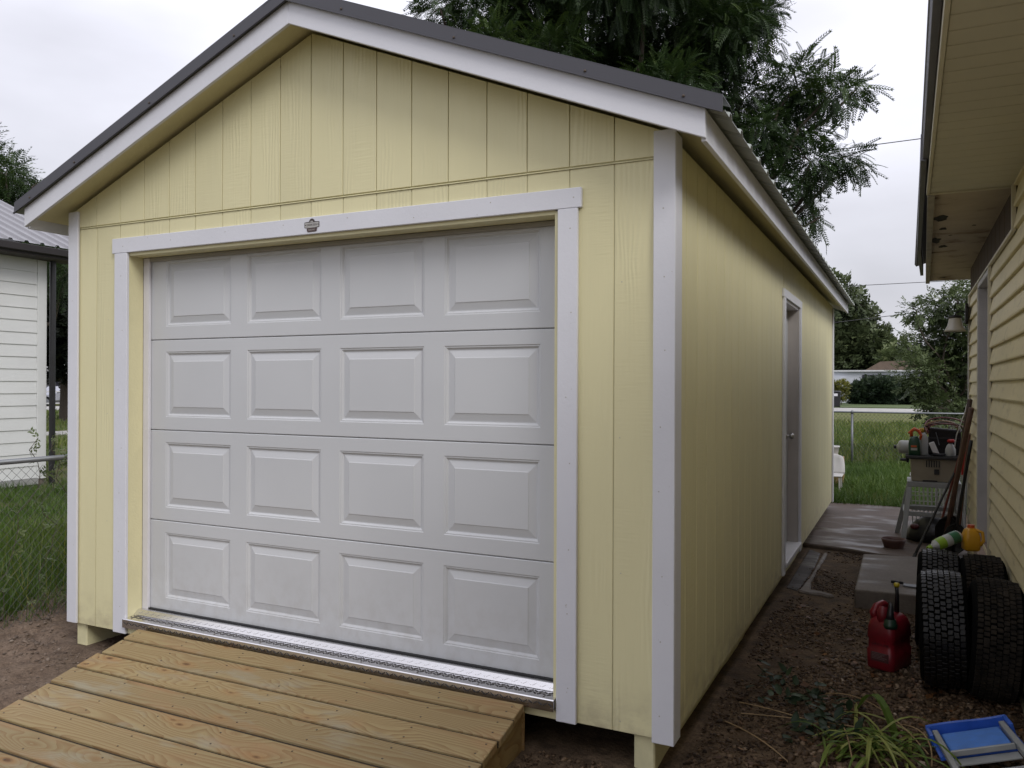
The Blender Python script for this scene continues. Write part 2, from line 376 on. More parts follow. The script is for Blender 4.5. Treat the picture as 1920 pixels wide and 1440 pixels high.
# ------------------------------------------------------------ ground
def axis_pts(a, b, st, lo, hi, g=1.17):
    mid = list(np.arange(a, b+1e-6, st)); L = []; x = a; d = st
    while x > lo: d *= g; x -= d; L.append(x)
    Rr = []; x = mid[-1]; d = st
    while x < hi: d *= g; x += d; Rr.append(x)
    return np.array(L[::-1]+mid+Rr)
def gh(x, y):
    x = np.asarray(x, float); y = np.asarray(y, float)
    near = np.clip(1-np.abs(y)/40, 0, 1)
    h = -.14 + (.022*vnoise(x, y, 1.1, 1)+.018*vnoise(x, y, 4.3, 2)+.012*vnoise(x, y, 11, 3))*near
    left = np.clip((-3.15-x)/.5, 0, 1)*np.clip((2.5-y)/1., 0, 1)
    h = h+left*(.045*vnoise(x*.5, y, 7, 4)+.035*vnoise(x, y, 15, 5)+.022*vnoise(x, y, 23, 6)+.012)
    h = h-.27*np.clip(-y-.72, 0, 1.6)*np.clip((.3-x)/.6, 0, 1)-.03*np.clip((x+3.25)/.2,0,1)*np.clip((.2-x)/.3,0,1)*np.clip(.2-y,0,1)
    pat = ((x > -.3) & (x < 1.6) & (y > 4.9) & (y < 8.6))
    h = np.where(pat, np.minimum(h, -.145), h)
    sh = (x > -3.9) & (x < .1) & (y > -.02) & (y < 8); h = np.where(sh, np.minimum(h, -.138), h)
    return h
gx = axis_pts(-6.2, 2.2, .04, -420, 300); gy = axis_pts(-2.6, 5.2, .04, -200, 420)
GX, GY = np.meshgrid(gx, gy, indexing='ij'); GZ = gh(GX, GY)
nx, ny = len(gx), len(gy); idx = np.arange(nx*ny).reshape(nx, ny)
F = np.stack([idx[:-1,:-1], idx[1:,:-1], idx[1:,1:], idx[:-1,1:]], -1).reshape(-1, 4)
npmesh('ground', np.stack([GX, GY, GZ], -1).reshape(-1, 3), F, M_ground, kind='structure', smooth=True)

# patio slab between the two buildings, cracked into two pours
def slab(name, poly, z0, z1, mat, bevel=.008):
    o = MB().prism(poly, 'z', z0, z1).build(name, mat, bevel=bevel); o['kind'] = 'structure'; return o
slab('patio', [(-.16,5.28),(.32,5.16),(.62,5.02),(1.39,4.95),(1.388,8.1),(.9,8.36),(.2,8.42),(-.18,8.38)], -.2, -.105, M_conc, .012)
slab('concrete_strip', [(.137,3.75),(.165,3.74),(.185,4.95),(.150,4.97)], -.2, -.127, M_conc2, .01)
slab('concrete_scrap', [(.11,3.30),(.19,3.25),(.27,3.27),(.34,3.22),(.38,3.27),(.30,3.34),(.2,3.37),(.185,3.50),(.165,3.72),(.135,3.73),(.125,3.45)], -.2, -.112, M_conc2, .012)
slab('road', [(-300,51.5),(250,51.5),(250,60.5),(-300,60.5)], -.3, -.11, M_road, 0)
slab('side_road', [(-51.5,-60),(-44.5,-60),(-44.5,51.3),(-51.5,51.3)], -.3, -.10, M_road, 0)
slab('footpath', [(-24.2,-20),(-22.6,-20),(-22.6,45),(-24.2,45)], -.3, -.11, M_road, 0)
slab('wet_slab', [(.006,3.42),(.10,3.36),(.135,4.2),(.12,4.95),(.006,5.1)], -.2, -.131, concrete_mat('dark_wet_concrete', (.035,.030,.027), (.06,.050,.044)), .01)
M_lawn = plain('mown_lawn', (.065,.095,.024), .9, .3, 1.5, bump=.5, bsc=30)
slab('lawn', [(-60,62),(60,62),(60,110),(-60,110)], -.3, -.09, M_lawn, 0)

# ------------------------------------------------------------ the yellow garage
XL, XR, YB = -3.716, 0.0, 7.8
XM = -1.868; SL = .4063
def zlow(x, edge=.175): return 2.395 + SL*((2*0+edge) - x if x > XM else x-(2*XM-edge))
G = thing('garage', (XM, 0, -.135), 'pale yellow portable garage with white trim and a white roll-up door', 'garage')
core = MB()
core.box(XL+.012, -3.24, .0034, .1, .0, 2.38); core.box(-.505, XR-.012, .0034, .1, .0, 2.38)
core.box(-3.24, -.505, .0034, .1, 2.222, 2.38)
core.prism([(XL+.012, 2.381), (XR-.012, 2.381), (XR-.012, 2.46), (XM, 3.24), (XL+.012, 2.46)], 'y', .0034, .1)
core.build('front_wall', M_groove, G)
fw_ = bpy.data.objects['front_wall']
MB().box(XR-.10, XR-.0055, .101, 3.31, 0, 2.46).box(XR-.10, XR-.0055, 4.25, YB-.012, 0, 2.46).box(XR-.10, XR-.0055, 3.311, 4.249, 2.14, 2.46).build('side_wall', M_groove, G)
sw_ = bpy.data.objects['side_wall']
MB().box(XL+.012, XL+.1, .101, YB-.012, 0, 2.46).build('left_wall', M_groove, G)
MB().prism([(XL+.102, 0), (XR-.102, 0), (XR-.102, 2.46), (XM, 3.22), (XL+.102, 2.46)], 'y', YB-.1, YB-.012).build('rear_wall', M_yel, G)
MB().box(XL+.11, XR-.11, .14, YB-.11, .0, .05).build('floor', M_dark, G)
# front siding: lower boards below the flashing, upper boards in the gable
X0 = -.2478; gp = .2032; gw = .0042
edges = [X0-gp*k for k in range(-1, 18)]
edges = sorted(edges)
def rake_under(x): return zlow(x)+.02
for a, b in zip(edges[:-1], edges[1:]):
    a_, b_ = max(a+gw/2, XL), min(b-gw/2, XR)
    if b_-a_ < .02: continue
    # lower
    segs = []
    if b_ <= -3.24+.02 or a_ >= -.505-.02: segs.append((a_, b_, 0.0, 2.388))
    else:
        if a_ < -3.24: segs.append((a_, -3.242, 0.0, 2.25))
        if b_ > -.505: segs.append((-.503, b_, 0.0, 2.25))
        segs.append((a_, b_, 2.2505, 2.388))
    for s in segs:
        if s[1]-s[0] > .012: B(s[0], s[1], -.0, .003, s[2], s[3]).build('siding_board', M_sx, fw_, bevel=.0012)
    # upper gable board with raked top
    za, zb = rake_under(a_), rake_under(b_)
    poly = [(a_, 2.4), (b_, 2.4), (b_, zb)] + ([(XM, rake_under(XM))] if a_ < XM < b_ else []) + [(a_, za)]
    MB().prism(poly, 'y', -.003, .003).build('siding_board', M_sx, fw_, bevel=.0012)
MB().prism([(-.0055, 2.3905), (-.001, 2.3925), (.003, 2.396), (.003, 2.392), (-.001, 2.3895), (-.0055, 2.3885)], 'x', XL+.01, XR-.01).build('drip_flashing', M_yel, fw_)
# side siding boards (right wall)
k = 0; y = .035
while y < YB:
    y0, y1 = y+.0045, min(y+gp-.0045, YB)
    y += gp
    for (a, b, z0, z1) in ([(y0, y1, 0., 2.47)] if (y1 < 3.3 or y0 > 4.26) else
                           [(y0, min(y1, 3.309), 0., 2.47)] * (y0 < 3.29) + [(max(y0, 4.251), y1, 0., 2.47)] * (y1 > 4.27) + [(max(y0, 3.31), min(y1, 4.25), 2.14, 2.47)]):
        if b-a > .015: B(-.005, 0, a, b, z0, z1).build('siding_board', M_sy, sw_, bevel=.0012)
B(XL, XL+.0115, .05, YB, 0, 2.45).build('siding_board', M_sy, G)
# trim
tz = -.012
B(-.0735, .019, -.019, -.0045, tz, 2.50).build('corner_trim', M_trim, G, bevel=.0025)
B(.0005, .019, -.004, .089, tz, 2.49).build('corner_trim', M_trim, G, bevel=.0025)
B(XL-.019, -3.648, -.019, -.0045, .003, 2.495).build('corner_trim', M_trim, G, bevel=.0025)
B(XL-.019, XL-.0005, 0., .089, .003, 2.44).build('corner_trim', M_trim, G, bevel=.0025)
B(.0005, .019, YB-.09, YB, tz, 2.44).build('corner_trim', M_trim, G, bevel=.0025)
HDR = B(-3.343, -.390, -.019, -.0005, 2.2174, 2.3044).build('header_trim', M_trim, G, bevel=.0025)
B(-.500, -.407, -.019, -.0005, -.003, 2.2165).build('door_trim', M_trim, G, bevel=.0025)
B(-3.3227, -3.2159, -.019, -.0005, -.003, 2.2165).build('door_trim', M_trim, G, bevel=.0025)
# yellow reveals, white stops
B(-3.2395, -3.222, .0, .100, .062, 2.2145).build('jamb', M_yel, G); B(-.52, -.5055, .0, .100, .062, 2.2145).build('jamb', M_yel, G)
B(-3.2215, -.5205, .0, .100, 2.200, 2.2215).build('jamb', M_yel, G)
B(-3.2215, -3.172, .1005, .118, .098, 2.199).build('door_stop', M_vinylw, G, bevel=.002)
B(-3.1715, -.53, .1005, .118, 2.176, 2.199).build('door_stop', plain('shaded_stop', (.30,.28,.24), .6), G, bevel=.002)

# roll-up door: four sections with four embossed panels each
D = MB().box(-3.19, -.43, .150, .165, .12, 2.25).build('garage_door', M_door, G)
cols = [(-3.052, -2.538), (-2.419, -1.902), (-1.780, -1.266), (-1.151, -.641)]
DS = .5313; DY = .12
def door_section():
    mb = MB(); xs = [-3.19]+[c for p in cols for c in p]+[-.43]; z0, z1 = .0015, DS-.0015; za, zb = .078, DS-.070
    def P(x, z, d=0): return (x, DY+d, z)
    bev = .004
    # frame cells of the flat face
    for i in range(len(xs)-1):
        a, b = xs[i], xs[i+1]
        if i % 2 == 1:   # panel column: below and above
            mb.add([P(a,z0+bev), P(b,z0+bev), P(b,za), P(a,za)], [(0,1,2,3)]); mb.add([P(a,zb), P(b,zb), P(b,z1-bev), P(a,z1-bev)], [(0,1,2,3)])
        else:
            mb.add([P(a,z0+bev), P(b,z0+bev), P(b,za), P(b,zb), P(b,z1-bev), P(a,z1-bev), P(a,zb), P(a,za)], [(0,1,2,3,4,5,6,7)])
    x0, x1 = xs[0], xs[-1]
    mb.add([P(x0,z0,.03), P(x1,z0,.03), P(x1,z0,.005), P(x0,z0,.005), P(x1,z0+bev), P(x0,z0+bev)], [(0,1,2,3), (3,2,4,5)])
    mb.add([P(x0,z1,.03), P(x1,z1,.03), P(x1,z1,.005), P(x0,z1,.005), P(x1,z1-bev), P(x0,z1-bev)], [(0,1,2,3), (3,2,4,5)])
    prof = [(0, 0), (.004, .0035), (.009, .0035), (.018, .0125), (.0225, .0125), (.056, .0045), (.060, .0018)]
    for a, b in cols:
        rings = []
        for ins, d in prof: rings.append([P(a+ins, za+ins, d), P(b-ins, za+ins, d), P(b-ins, zb-ins, d), P(a+ins, zb-ins, d)])
        for r0, r1 in zip(rings[:-1], rings[1:]):
            for q in range(4):
                p = (q+1) % 4; mb.add([r0[q], r0[p], r1[p], r1[q]], [(0,1,2,3)])
        mb.add(rings[-1], [(0,1,2,3)])
    return mb
for i in range(4):
    mb = door_section(); mb.v = [(x, y_, z+.1185+DS*i) for x, y_, z in mb.v]
    o = mb.build('door_section', M_door, D)
    # the last faces point towards -y
    me = o.data
    fl = [p.index for p in me.polygons if p.normal.y > .3]
    if fl:
        import bmesh
        bm = bmesh.new(); bm.from_mesh(me); bm.faces.ensure_lookup_table(); bmesh.ops.reverse_faces(bm, faces=[bm.faces[i_] for i_ in fl]); bm.to_mesh(me); bm.free()
B(-3.1715, -.5055, .1025, .119, .100, .1275).build('bottom_seal', M_rub, G)
# tread plate threshold
prof = [(-.034,.040), (-.034,.087), (-.030,.091), (.044,.0925), (.0445,.098), (.0735,.1215), (.0995,.1215), (.0995,.05), (-.030,.05), (-.030,.040)]
MB().prism(prof, 'x', -3.2215, -.5055).build('threshold_plate', M_alu, G)
th = bpy.data.objects['threshold_plate']
lzA = MB(); lzB = MB(); x = -3.20; k = 0
while x < -.515:
    a = .6 if k % 2 else -.6
    for (cy_, cz_, nrm) in ((-.0345, .068, Vector((0,-1,0))), (.0588, .1105, Vector((0,-.63,.777))), (.010, .0925, Vector((0,0,1))), (.031, .0930, Vector((0,0,1)))):
        n_ = nrm.normalized(); u = Vector((1,0,0)); w = n_.cross(u); lz = lzA if nrm.z > .7 and nrm.z < .9 else lzB
        d = (u*math.cos(a)+w*math.sin(a)); e_ = n_.cross(d); M_ = Matrix((d, e_, n_)).transposed()
        lz.obox((x, cy_, cz_), (.021, .0045 if nrm.y < -.5 else .006, .0022), M_)
    x += .0155 if False else .0235; k += 1
o = lzA.build('tread_lozenges', M_alu, th); o['kind'] = 'stuff'
M_ch = plain('dark_reflection_tread', (.07,.065,.065), .45, metal=.6)  # same metal as the plate, with its dark reflection painted into the colour
o = lzB.build('tread_lozenges', M_ch, th); o['kind'] = 'stuff'
lz = MB()
for x in np.linspace(-3.17, -.56, 9):
    for yy in (-.012, .036): lz.lathe([(.006,0),(.006,.003),(.003,.0045)], (x+(.1 if yy > 0 else 0), yy, .0885), 6)
o = lz.build('plate_screw', M_screw, th); o['kind'] = 'stuff'
B(-3.2215, -.5055, -.001, .020, -.004, .0385).build('rim_board', M_yel, G, bevel=.002)
# skids
for xa in (-3.70, -2.42, -1.30, -.162):
    B(xa, xa+.09, .025, YB, -.165, -.006).build('skid_beam', plain('yellow_skid', tuple(a*.93 for a in YEL), .65, .2, 10, bump=.4, bsc=40) if xa == -3.70 else bpy.data.materials['yellow_skid'], G, bevel=.006)
    
# roof deck, rake and eave boards
def roofpoly(off0, off1, ex):   # band between two offsets above zlow
    L = 2*XM-ex
    e0 = 2.395-SL*(ex-.175)
    pk = 2.395+SL*(.175-XM)
    return [(L, e0+off0), (XM, pk+off0), (ex, e0+off0), (ex, e0+off1), (XM, pk+off1), (L, e0+off1)]
def band(off0, off1, ex, y0, y1, name, mat, parent=G, **kw):
    p = roofpoly(off0, off1, ex); mb = MB()
    for q in ([p[0], p[1], p[4], p[5]], [p[1], p[2], p[3], p[4]]): mb.prism(q, 'y', y0, y1)
    return mb.build(name, mat, parent, **kw)
band(.045, .118, .154, -.160, 7.93, 'roof_deck', plain('soffit_yellow', tuple(a*.97 for a in YEL), .6, .1, 5, bump=.4, bsc=50))
# rake boards: one each side
p = roofpoly(.0, .112, .175)
for q in ([p[0], p[1], p[4], p[5]], [p[1], p[2], p[3], p[4]]):
    MB().prism(q, 'y', -.1795, -.1605).build('rake_board', M_trim, G, bevel=.002)
    MB().prism(q, 'y', 7.9305, 7.9495).build('rake_board', M_trim, G, bevel=.002)
for s in (0, 1):
    xa, xb = (.155, .175) if s == 0 else (2*XM-.175, 2*XM-.155)
    B(xa, xb, -.160, 7.93, 2.387, 2.505).build('eave_board', M_trim, G, bevel=.002)
# dark rake trim cap with a small lip
for s in (0, 1):
    def X(x): return x if s == 0 else 2*XM-x
    e = .243; z_ = lambda x, o_: 2.395+SL*(.175-x)+o_
    mb = MB()
    q = [(X(XM), z_(XM, .112)), (X(e), z_(e, .118)), (X(e), z_(e, .172)), (X(XM), z_(XM, .172))]
    mb.prism(q, 'y', -.199, -.1965)
    q = [(X(XM), z_(XM, .104)), (X(e), z_(e, .108)), (X(e), z_(e, .117)), (X(XM), z_(XM, .111))]
    mb.prism(q, 'y', -.206, -.1965)
    q = [(X(XM), z_(XM, .1725)), (X(e), z_(e, .1725)), (X(e), z_(e, .176)), (X(XM), z_(XM, .176))]
    mb.prism(q, 'y', -.199, -.05)
    rt = mb.build('rake_trim', M_roofm, G)
    sc = MB(); 
    for t in (.16, .45, .74, .93):
        x = XM+(e-XM)*t; sc.lathe([(.006,-.0),(.006,-.003),(.003,-.005)], (X(x), -.1995, z_(x, .132)), 6, 'y')
    so = sc.build('trim_screw', M_screw, rt); so['kind'] = 'stuff'
# ribbed roof sheets: profile runs along y, extruded down the slope
def rib_profile(y0, y1):
    P = []; y = y0
    while y < y1-.01:
        P += [(y, 0), (y+.085, 0), (y+.100, .021), (y+.129, .021), (y+.144, 0), (y+.229, 0)]; y += .229
    return [p for p in P if p[0] <= y1+.12]
pr_ = rib_profile(-.192, 7.95)
for s in (0, 1):
    z_ = lambda x, o_: 2.395+SL*(.175-x)+o_
    # separate sheet per 0.916 m module
    mod = 24
    for a in range(0, len(pr_)-1, mod):
        seg = pr_[a:a+mod+1]; mb = MB()
        if len(seg) < 2: continue
        rings = []
        for x in (XM, .250):
            xx = x if s == 0 else 2*XM-x
            rings.append([(xx, y_, z_(x, .122)+h*1.0) for y_, h in seg])
        nn = len(seg)
        V = rings[0]+rings[1]+[(q[0], q[1], q[2]-.003) for q in rings[0]]+[(q[0], q[1], q[2]-.003) for q in rings[1]]
        F_ = [(i, i+1, nn+i+1, nn+i) for i in range(nn-1)]+[(2*nn+i, 3*nn+i, 3*nn+i+1, 2*nn+i+1) for i in range(nn-1)]+[(nn+i, nn+i+1, 3*nn+i+1, 3*nn+i) for i in range(nn-1)]
        mb.add(V, F_); mb.build('roof_sheet', M_roof, G)
mb = MB()
for s in (-1, 1): mb.hexa([(XM, -.2, 3.39), (XM+s*.15, -.2, 3.33), (XM+s*.15, 7.95, 3.33), (XM, 7.95, 3.39), (XM, -.2, 3.396), (XM+s*.15, -.2, 3.336), (XM+s*.15, 7.95, 3.336), (XM, 7.95, 3.396)])
mb.build('ridge_cap', M_roofm, G)
# side door
B(.0005, .019, 3.222, 3.309, -.002, 2.139).build('side_door_trim', M_trim, G, bevel=.002)
B(.0005, .019, 4.251, 4.340, -.002, 2.139).build('side_door_trim', M_trim, G, bevel=.002)
B(.0005, .019, 3.205, 4.357, 2.1395, 2.205).build('side_door_trim', M_trim, G, bevel=.002)
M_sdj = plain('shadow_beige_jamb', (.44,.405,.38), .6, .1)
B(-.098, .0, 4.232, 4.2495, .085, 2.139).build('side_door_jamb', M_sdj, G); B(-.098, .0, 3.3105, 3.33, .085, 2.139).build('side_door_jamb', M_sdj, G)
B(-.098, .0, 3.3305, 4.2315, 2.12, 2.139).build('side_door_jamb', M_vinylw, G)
sdr = B(-.125, -.088, 3.331, 4.231, .09, 2.118).build('side_door', M_door, G, bevel=.002)
MB().lathe([(.03,-.086),(.03,-.078),(.012,-.074),(.012,-.055),(.026,-.050),(.028,-.032),(.018,-.022)], (0, 4.12, 1.02), 14, 'x').build('handle', plain('satin_nickel', (.5,.49,.47), .3, metal=1), sdr, smooth=True)
B(-.10, .032, 3.311, 4.249, .045, .084).build('side_door_sill', plain('grey_sill', (.62,.61,.62), .5, .1), G, bevel=.004)
# nail heads, a little proud and paint-filled
nb = MB(); nr = random.Random(3)
for x in (-.035,): 
    for z in np.arange(.1, 2.4, .3): nb.lathe([(.0032,-.0193),(.0025,-.0201)], (x+nr.uniform(-.012,.012), 0, z+nr.uniform(-.03,.03)), 6, 'y')
for x in (-.45, -3.27):
    for z in np.arange(.12, 2.2, .33): nb.lathe([(.0032,-.0193),(.0025,-.0201)], (x+nr.uniform(-.02,.02), 0, z+nr.uniform(-.04,.04)), 6, 'y')
for x in np.arange(-3.25, -.42, .4): nb.lathe([(.0032,-.0193),(.0025,-.0201)], (x+nr.uniform(-.03,.03), 0, 2.26+nr.uniform(-.02,.02)), 6, 'y')
for x in (X0+.03, X0-gp*16+.1):
    for z in np.arange(.06, 2.38, .6): nb.lathe([(.0028,-.0002),(.002,-.0010)], (x+nr.uniform(-.006,.006), 0, z+nr.uniform(-.03,.03)), 6, 'y')
nh = nb.build('nail_heads', plain('painted_nail', (.42,.40,.36), .5), fw_); nh['kind'] = 'stuff'
# maker's badge on the header
bdg = thing('badge', (-1.85, -.0195, 2.2642), 'small dark oval-topped maker badge stuck on the white header over the big door', 'badge')
M_bd = plain('badge_brown', (.045,.030,.028), .5); M_bl = plain('badge_cream', (.40,.39,.37), .5)
def shield(w0, h0, r, inset):
    P = []; w = w0-inset; 
    top = h0-inset
    P += [(-w, -h0*1.0+inset), (-w, top)]
    P += [(-w*.42, top*1.15)]
    for k in range(9):
        a = math.pi-math.pi*k/8; P.append(((r-inset)*math.cos(a), .012+(r-inset*.6)*math.sin(a)*1.05))
    P += [(w*.42, top*1.15), (w, top), (w, -h0+inset), (w*.4, -h0*1.18+inset), (-w*.4, -h0*1.18+inset)]
    return P
cx_, cz_ = -1.85, 2.2642
def flat(poly, y0, y1, name, mat, par): return MB().prism([(cx_+a, cz_+b) for a, b in poly], 'y', y0, y1).build(name, mat, par)
flat(shield(.047, .0135, .018, 0), -.0215, -.0197, 'badge_plate', M_bd, bdg)
flat([(-.044,-.0125),(-.044,.0105),(.044,.0105),(.044,-.0125),(.015,-.0155),(-.015,-.0155)], -.0220, -.02155, 'badge_field', M_bl, bdg)
flat([(-.030,-.034),(-.033,-.0175),(.033,-.0175),(.030,-.034),(.022,-.036),(-.022,-.036)], -.0215, -.0197, 'badge_ribbon', plain('badge_ribbon_brown', (.07,.040,.036), .5), bdg)
flat([(-.010,.0125),(-.004,.021),(0,.0155),(.005,.0195),(.010,.0125)], -.0220, -.02155, 'badge_emblem', M_bl, bdg)
def text(s, size, loc, rot, mat, parent, name='lettering', ext=.0003):
    c = bpy.data.curves.new(name, 'FONT'); c.body = s; c.size = size; c.align_x = 'CENTER'; c.align_y = 'CENTER'; c.extrude = ext; c.resolution_u = 2
    o = bpy.data.objects.new(name, c); SC.collection.objects.link(o)
    dg = bpy.context.evaluated_depsgraph_get(); me = bpy.data.meshes.new_from_object(o.evaluated_get(dg)); bpy.data.objects.remove(o)
    me.materials.clear(); me.materials.append(mat)
    o = bpy.data.objects.new(name, me); SC.collection.objects.link(o); o.parent = parent; o0 = ORG[parent.name]
    o.location = tuple(a-b for a, b in zip(loc, o0)); o.rotation_euler = rot; return o
text('DERKSEN', .0155, (cx_, -.0222, cz_-.0015), (R(90),0,0), M_bd, bdg)
text('BUILDINGS', .0085, (cx_, -.0217, cz_-.0265), (R(90),0,0), M_bl, bdg)
for sx in (-1, 1): MB().lathe([(.003,-.0225),(.003,-.0220)], (cx_+sx*.040, 0, cz_-.001), 8, 'y').build('rivet', M_black, bdg)

# ------------------------------------------------------------ wooden ramp
RX0, RX1 = -3.055, -.630
M_gap = plain('gap_shade', (.035,.024,.012), .95)
RP = thing('ramp', (-1.84, -.6, -.2), 'sloping treated pine board ramp in front of the big white door', 'ramp')
def rz(y): return .066+.235*(y+.03)
ys = [-.050, -.1625, -.305, -.4445, -.588, -.736, -.882, -1.031, -1.176, -1.32]
for i, (ya, yb) in enumerate(zip(ys[:-1], ys[1:])):
    g = .008; y1, y0 = ya-g, yb+g
    xa = RX0+random.uniform(-.006, .008); xb = RX1+random.uniform(-.006, .008)
    th_ = .036; dz = random.uniform(-.002, .002)
    mb = MB(); 
    mb.hexa([(xa,y0,rz(y0)-th_+dz),(xb,y0,rz(y0)-th_+dz),(xb,y1,rz(y1)-th_+dz),(xa,y1,rz(y1)-th_+dz),(xa,y0,rz(y0)+dz),(xb,y0,rz(y0)+dz),(xb,y1,rz(y1)+dz),(xa,y1,rz(y1)+dz)])
    bd = mb.build('ramp_board', M_wood, RP, bevel=.003, seg=1)
    s = MB()
    for x in (RX0+.05, RX0+.42, RX0+.83, RX0+1.23, RX0+1.63, RX0+2.02, RX1-.05):
        for yy in (y0+.03, y1-.03):
            xx = x+random.uniform(-.012, .012); s.lathe([(.0048,-.002),(.0048,.0008)], (xx, yy, rz(yy)+dz), 6)
    so = s.build('screw_heads', M_screw, bd); so['kind'] = 'stuff'
gf = MB()  # dark strips added between the boards, their colour stands in for gap shade
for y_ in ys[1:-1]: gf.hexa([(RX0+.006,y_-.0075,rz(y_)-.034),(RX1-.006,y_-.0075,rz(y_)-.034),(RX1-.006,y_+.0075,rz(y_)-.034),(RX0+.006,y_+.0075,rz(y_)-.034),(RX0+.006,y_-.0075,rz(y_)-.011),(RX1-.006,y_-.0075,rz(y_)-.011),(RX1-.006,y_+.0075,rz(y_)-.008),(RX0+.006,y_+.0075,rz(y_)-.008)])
o = gf.build('gap_shade_strip', M_gap, RP); o['kind'] = 'stuff'
for x in np.linspace(RX0+.02, RX1-.058, 7):
    mb = MB(); mb.prism([(-.045, -.19), (-.045, rz(-.045)-.038), (-1.28, rz(-1.28)-.038), (-1.28, -.30)], 'x', x, x+.038)
    mb.build('joist', M_wood2, RP, bevel=.002)
B(RX0+.0, RX1-.01, -.044, -.036, -.16, .02).build('ledger', M_wood2, RP)

# ------------------------------------------------------------ neighbour house on the right
HX = 1.39; PITCH = .1168
H = thing('house', (HX, 0, -.135), 'tan lap-sided house with a weathered unfinished eave beside the narrow passage', 'house')
TAN = (.66,.58,.365)
def vinyl_mat():
    t = MT('tan_vinyl_siding'); a = t.noise(t.pos((1,1,2)), 1.3, 4, .6); g = t.noise(t.pos((90,3,90)), 1, 2); d = t.noise(t.pos((5,5,14)), 1.4, 4, .65)
    c = t.mix(t.mr(a, .3, .7), tuple(x*.92 for x in TAN), tuple(x*1.04 for x in TAN)); c = t.mix(t.math('MULTIPLY', t.mr(d, .56, .75), .5), c, (.26,.21,.13))
    z = t.n('ShaderNodeSeparateXYZ'); t.l(t.n('ShaderNodeNewGeometry').outputs['Position'], z.inputs[0])
    c = t.mix(t.math('MULTIPLY', t.mr(z.outputs['Z'], -.1, .3, .7, 0), t.mr(d, .35, .6)), c, (.16,.125,.085))
    t.col(c); t.rough(.5); t.bump(g, .15, .002); return t.m
M_tan = vinyl_mat()
body = MB()
body.box(HX+.02, 6.5, -6, 3.319, -.2, 2.6).box(HX+.02, 6.5, 4.291, 5.46, -.2, 2.6).box(HX+.02, 6.5, 3.319, 4.291, 2.292, 2.6).box(HX+.2, 6.5, 3.319, 4.291, -.2, 2.292)
HW = body.build('wall', plain('brown_sheathing', (.075,.05,.038), .85, .4, 5), H)
def course(z0, y0, y1):
    h = PITCH+.012
    mb = MB(); mb.prism([(HX+.018, z0+.0), (HX-.010, z0+.002), (HX-.0115, z0+.008), (HX-.0065, z0+h*.48), (HX+.0, z0+h*.5), (HX-.001, z0+h*.54), (HX+.012, z0+h), (HX+.018, z0+h)], 'x', 0, 1)
    # prism along x expects (y,z); rebuild as profile in x-z extruded along y
    P = [(HX+.018, z0), (HX-.010, z0+.002), (HX-.0125, z0+.010), (HX+.010, z0+h), (HX+.018, z0+h)]
    return MB().prism(P, 'y', y0, y1)
zt_ = 1.374
zs = [zt_+PITCH*k for k in range(-13, 11)]
for z in zs:
    if z < -.16: continue
    if z+PITCH*.5 < 2.29:
        if z > .1: course(z, 4.295, 5.415).build('siding_course', M_tan, HW)
        else: course(z, 3.325, 5.415).build('siding_course', M_tan, HW)
    ymax = 3.312 if z < 2.27 else 1.865
    if z < .1: ymax = 3.32
    y = -6.
    brks = [-6, -2.35+(.9 if int(round((z-zt_)/PITCH)) % 2 else 0), ymax]
    for a, b in zip(brks[:-1], brks[1:]): course(z, a+.001, b).build('siding_course', M_tan, HW)
# trims round the boarded doorway
M_wv = plain('cream_vinyl_trim', (.60,.56,.44), .5, .1)
M_jam = plain('grey_primed_jamb', (.46,.44,.44), .55, .12, 6, bump=.3, bsc=60)
B(HX-.022, HX+.0, 3.300, 3.3185, .0, 2.31).build('door_channel', M_wv, H, bevel=.002)
B(HX-.022, HX+.0, 4.2915, 4.305, .2, 2.31).build('door_channel', M_wv, H, bevel=.002)
B(HX-.018, HX+.19, 4.262, 4.2905, .2, 2.25).build('door_jamb', M_jam, H, bevel=.003)
B(HX-.004, HX+.19, 3.3195, 3.35, .2, 2.25).build('door_jamb', M_jam, H, bevel=.003)
B(HX-.018, HX+.19, 3.3195, 4.2905, 2.2505, 2.291).build('door_jamb', M_jam, H, bevel=.003)
B(HX+.15, HX+.19, 3.351, 4.261, .2, 2.25).build('house_door', plain('old_white_door', (.45,.44,.42), .5), H)
B(HX-.05, HX+.19, 3.3195, 4.2905, .135, .199).build('door_sill', plain('pinkish_wood_sill', (.30,.22,.18), .7, .2, 8), H, bevel=.004)
mb = MB()
for z in (.45, .85, 1.25, 1.62, 2.0): mb.lathe([(.004,-.0005),(.004,.0)], (HX+.02, 4.2615, z), 6, 'y')
B(HX-.02, HX+.005, 5.415, 5.465, -.12, 2.31).build('corner_post', M_wv, H, bevel=.004)
# top trim of the siding (J channel) and exposed brown boards above it
B(HX-.020, HX+.0, 1.89, 5.465, 2.300, 2.318).build('siding_cap', M_wv, H, bevel=.002)
B(HX-.022, HX+.0, 1.866, 1.888, 2.300, 2.552).build('siding_cap', M_wv, H, bevel=.002)
for i, yy in enumerate(np.arange(1.9, 5.45, .29)):
    B(HX+.001, HX+.0195, yy, min(yy+.278, 5.46), 2.3185, 2.56).build('sheathing_board', bpy.data.materials['brown_sheathing'], HW)
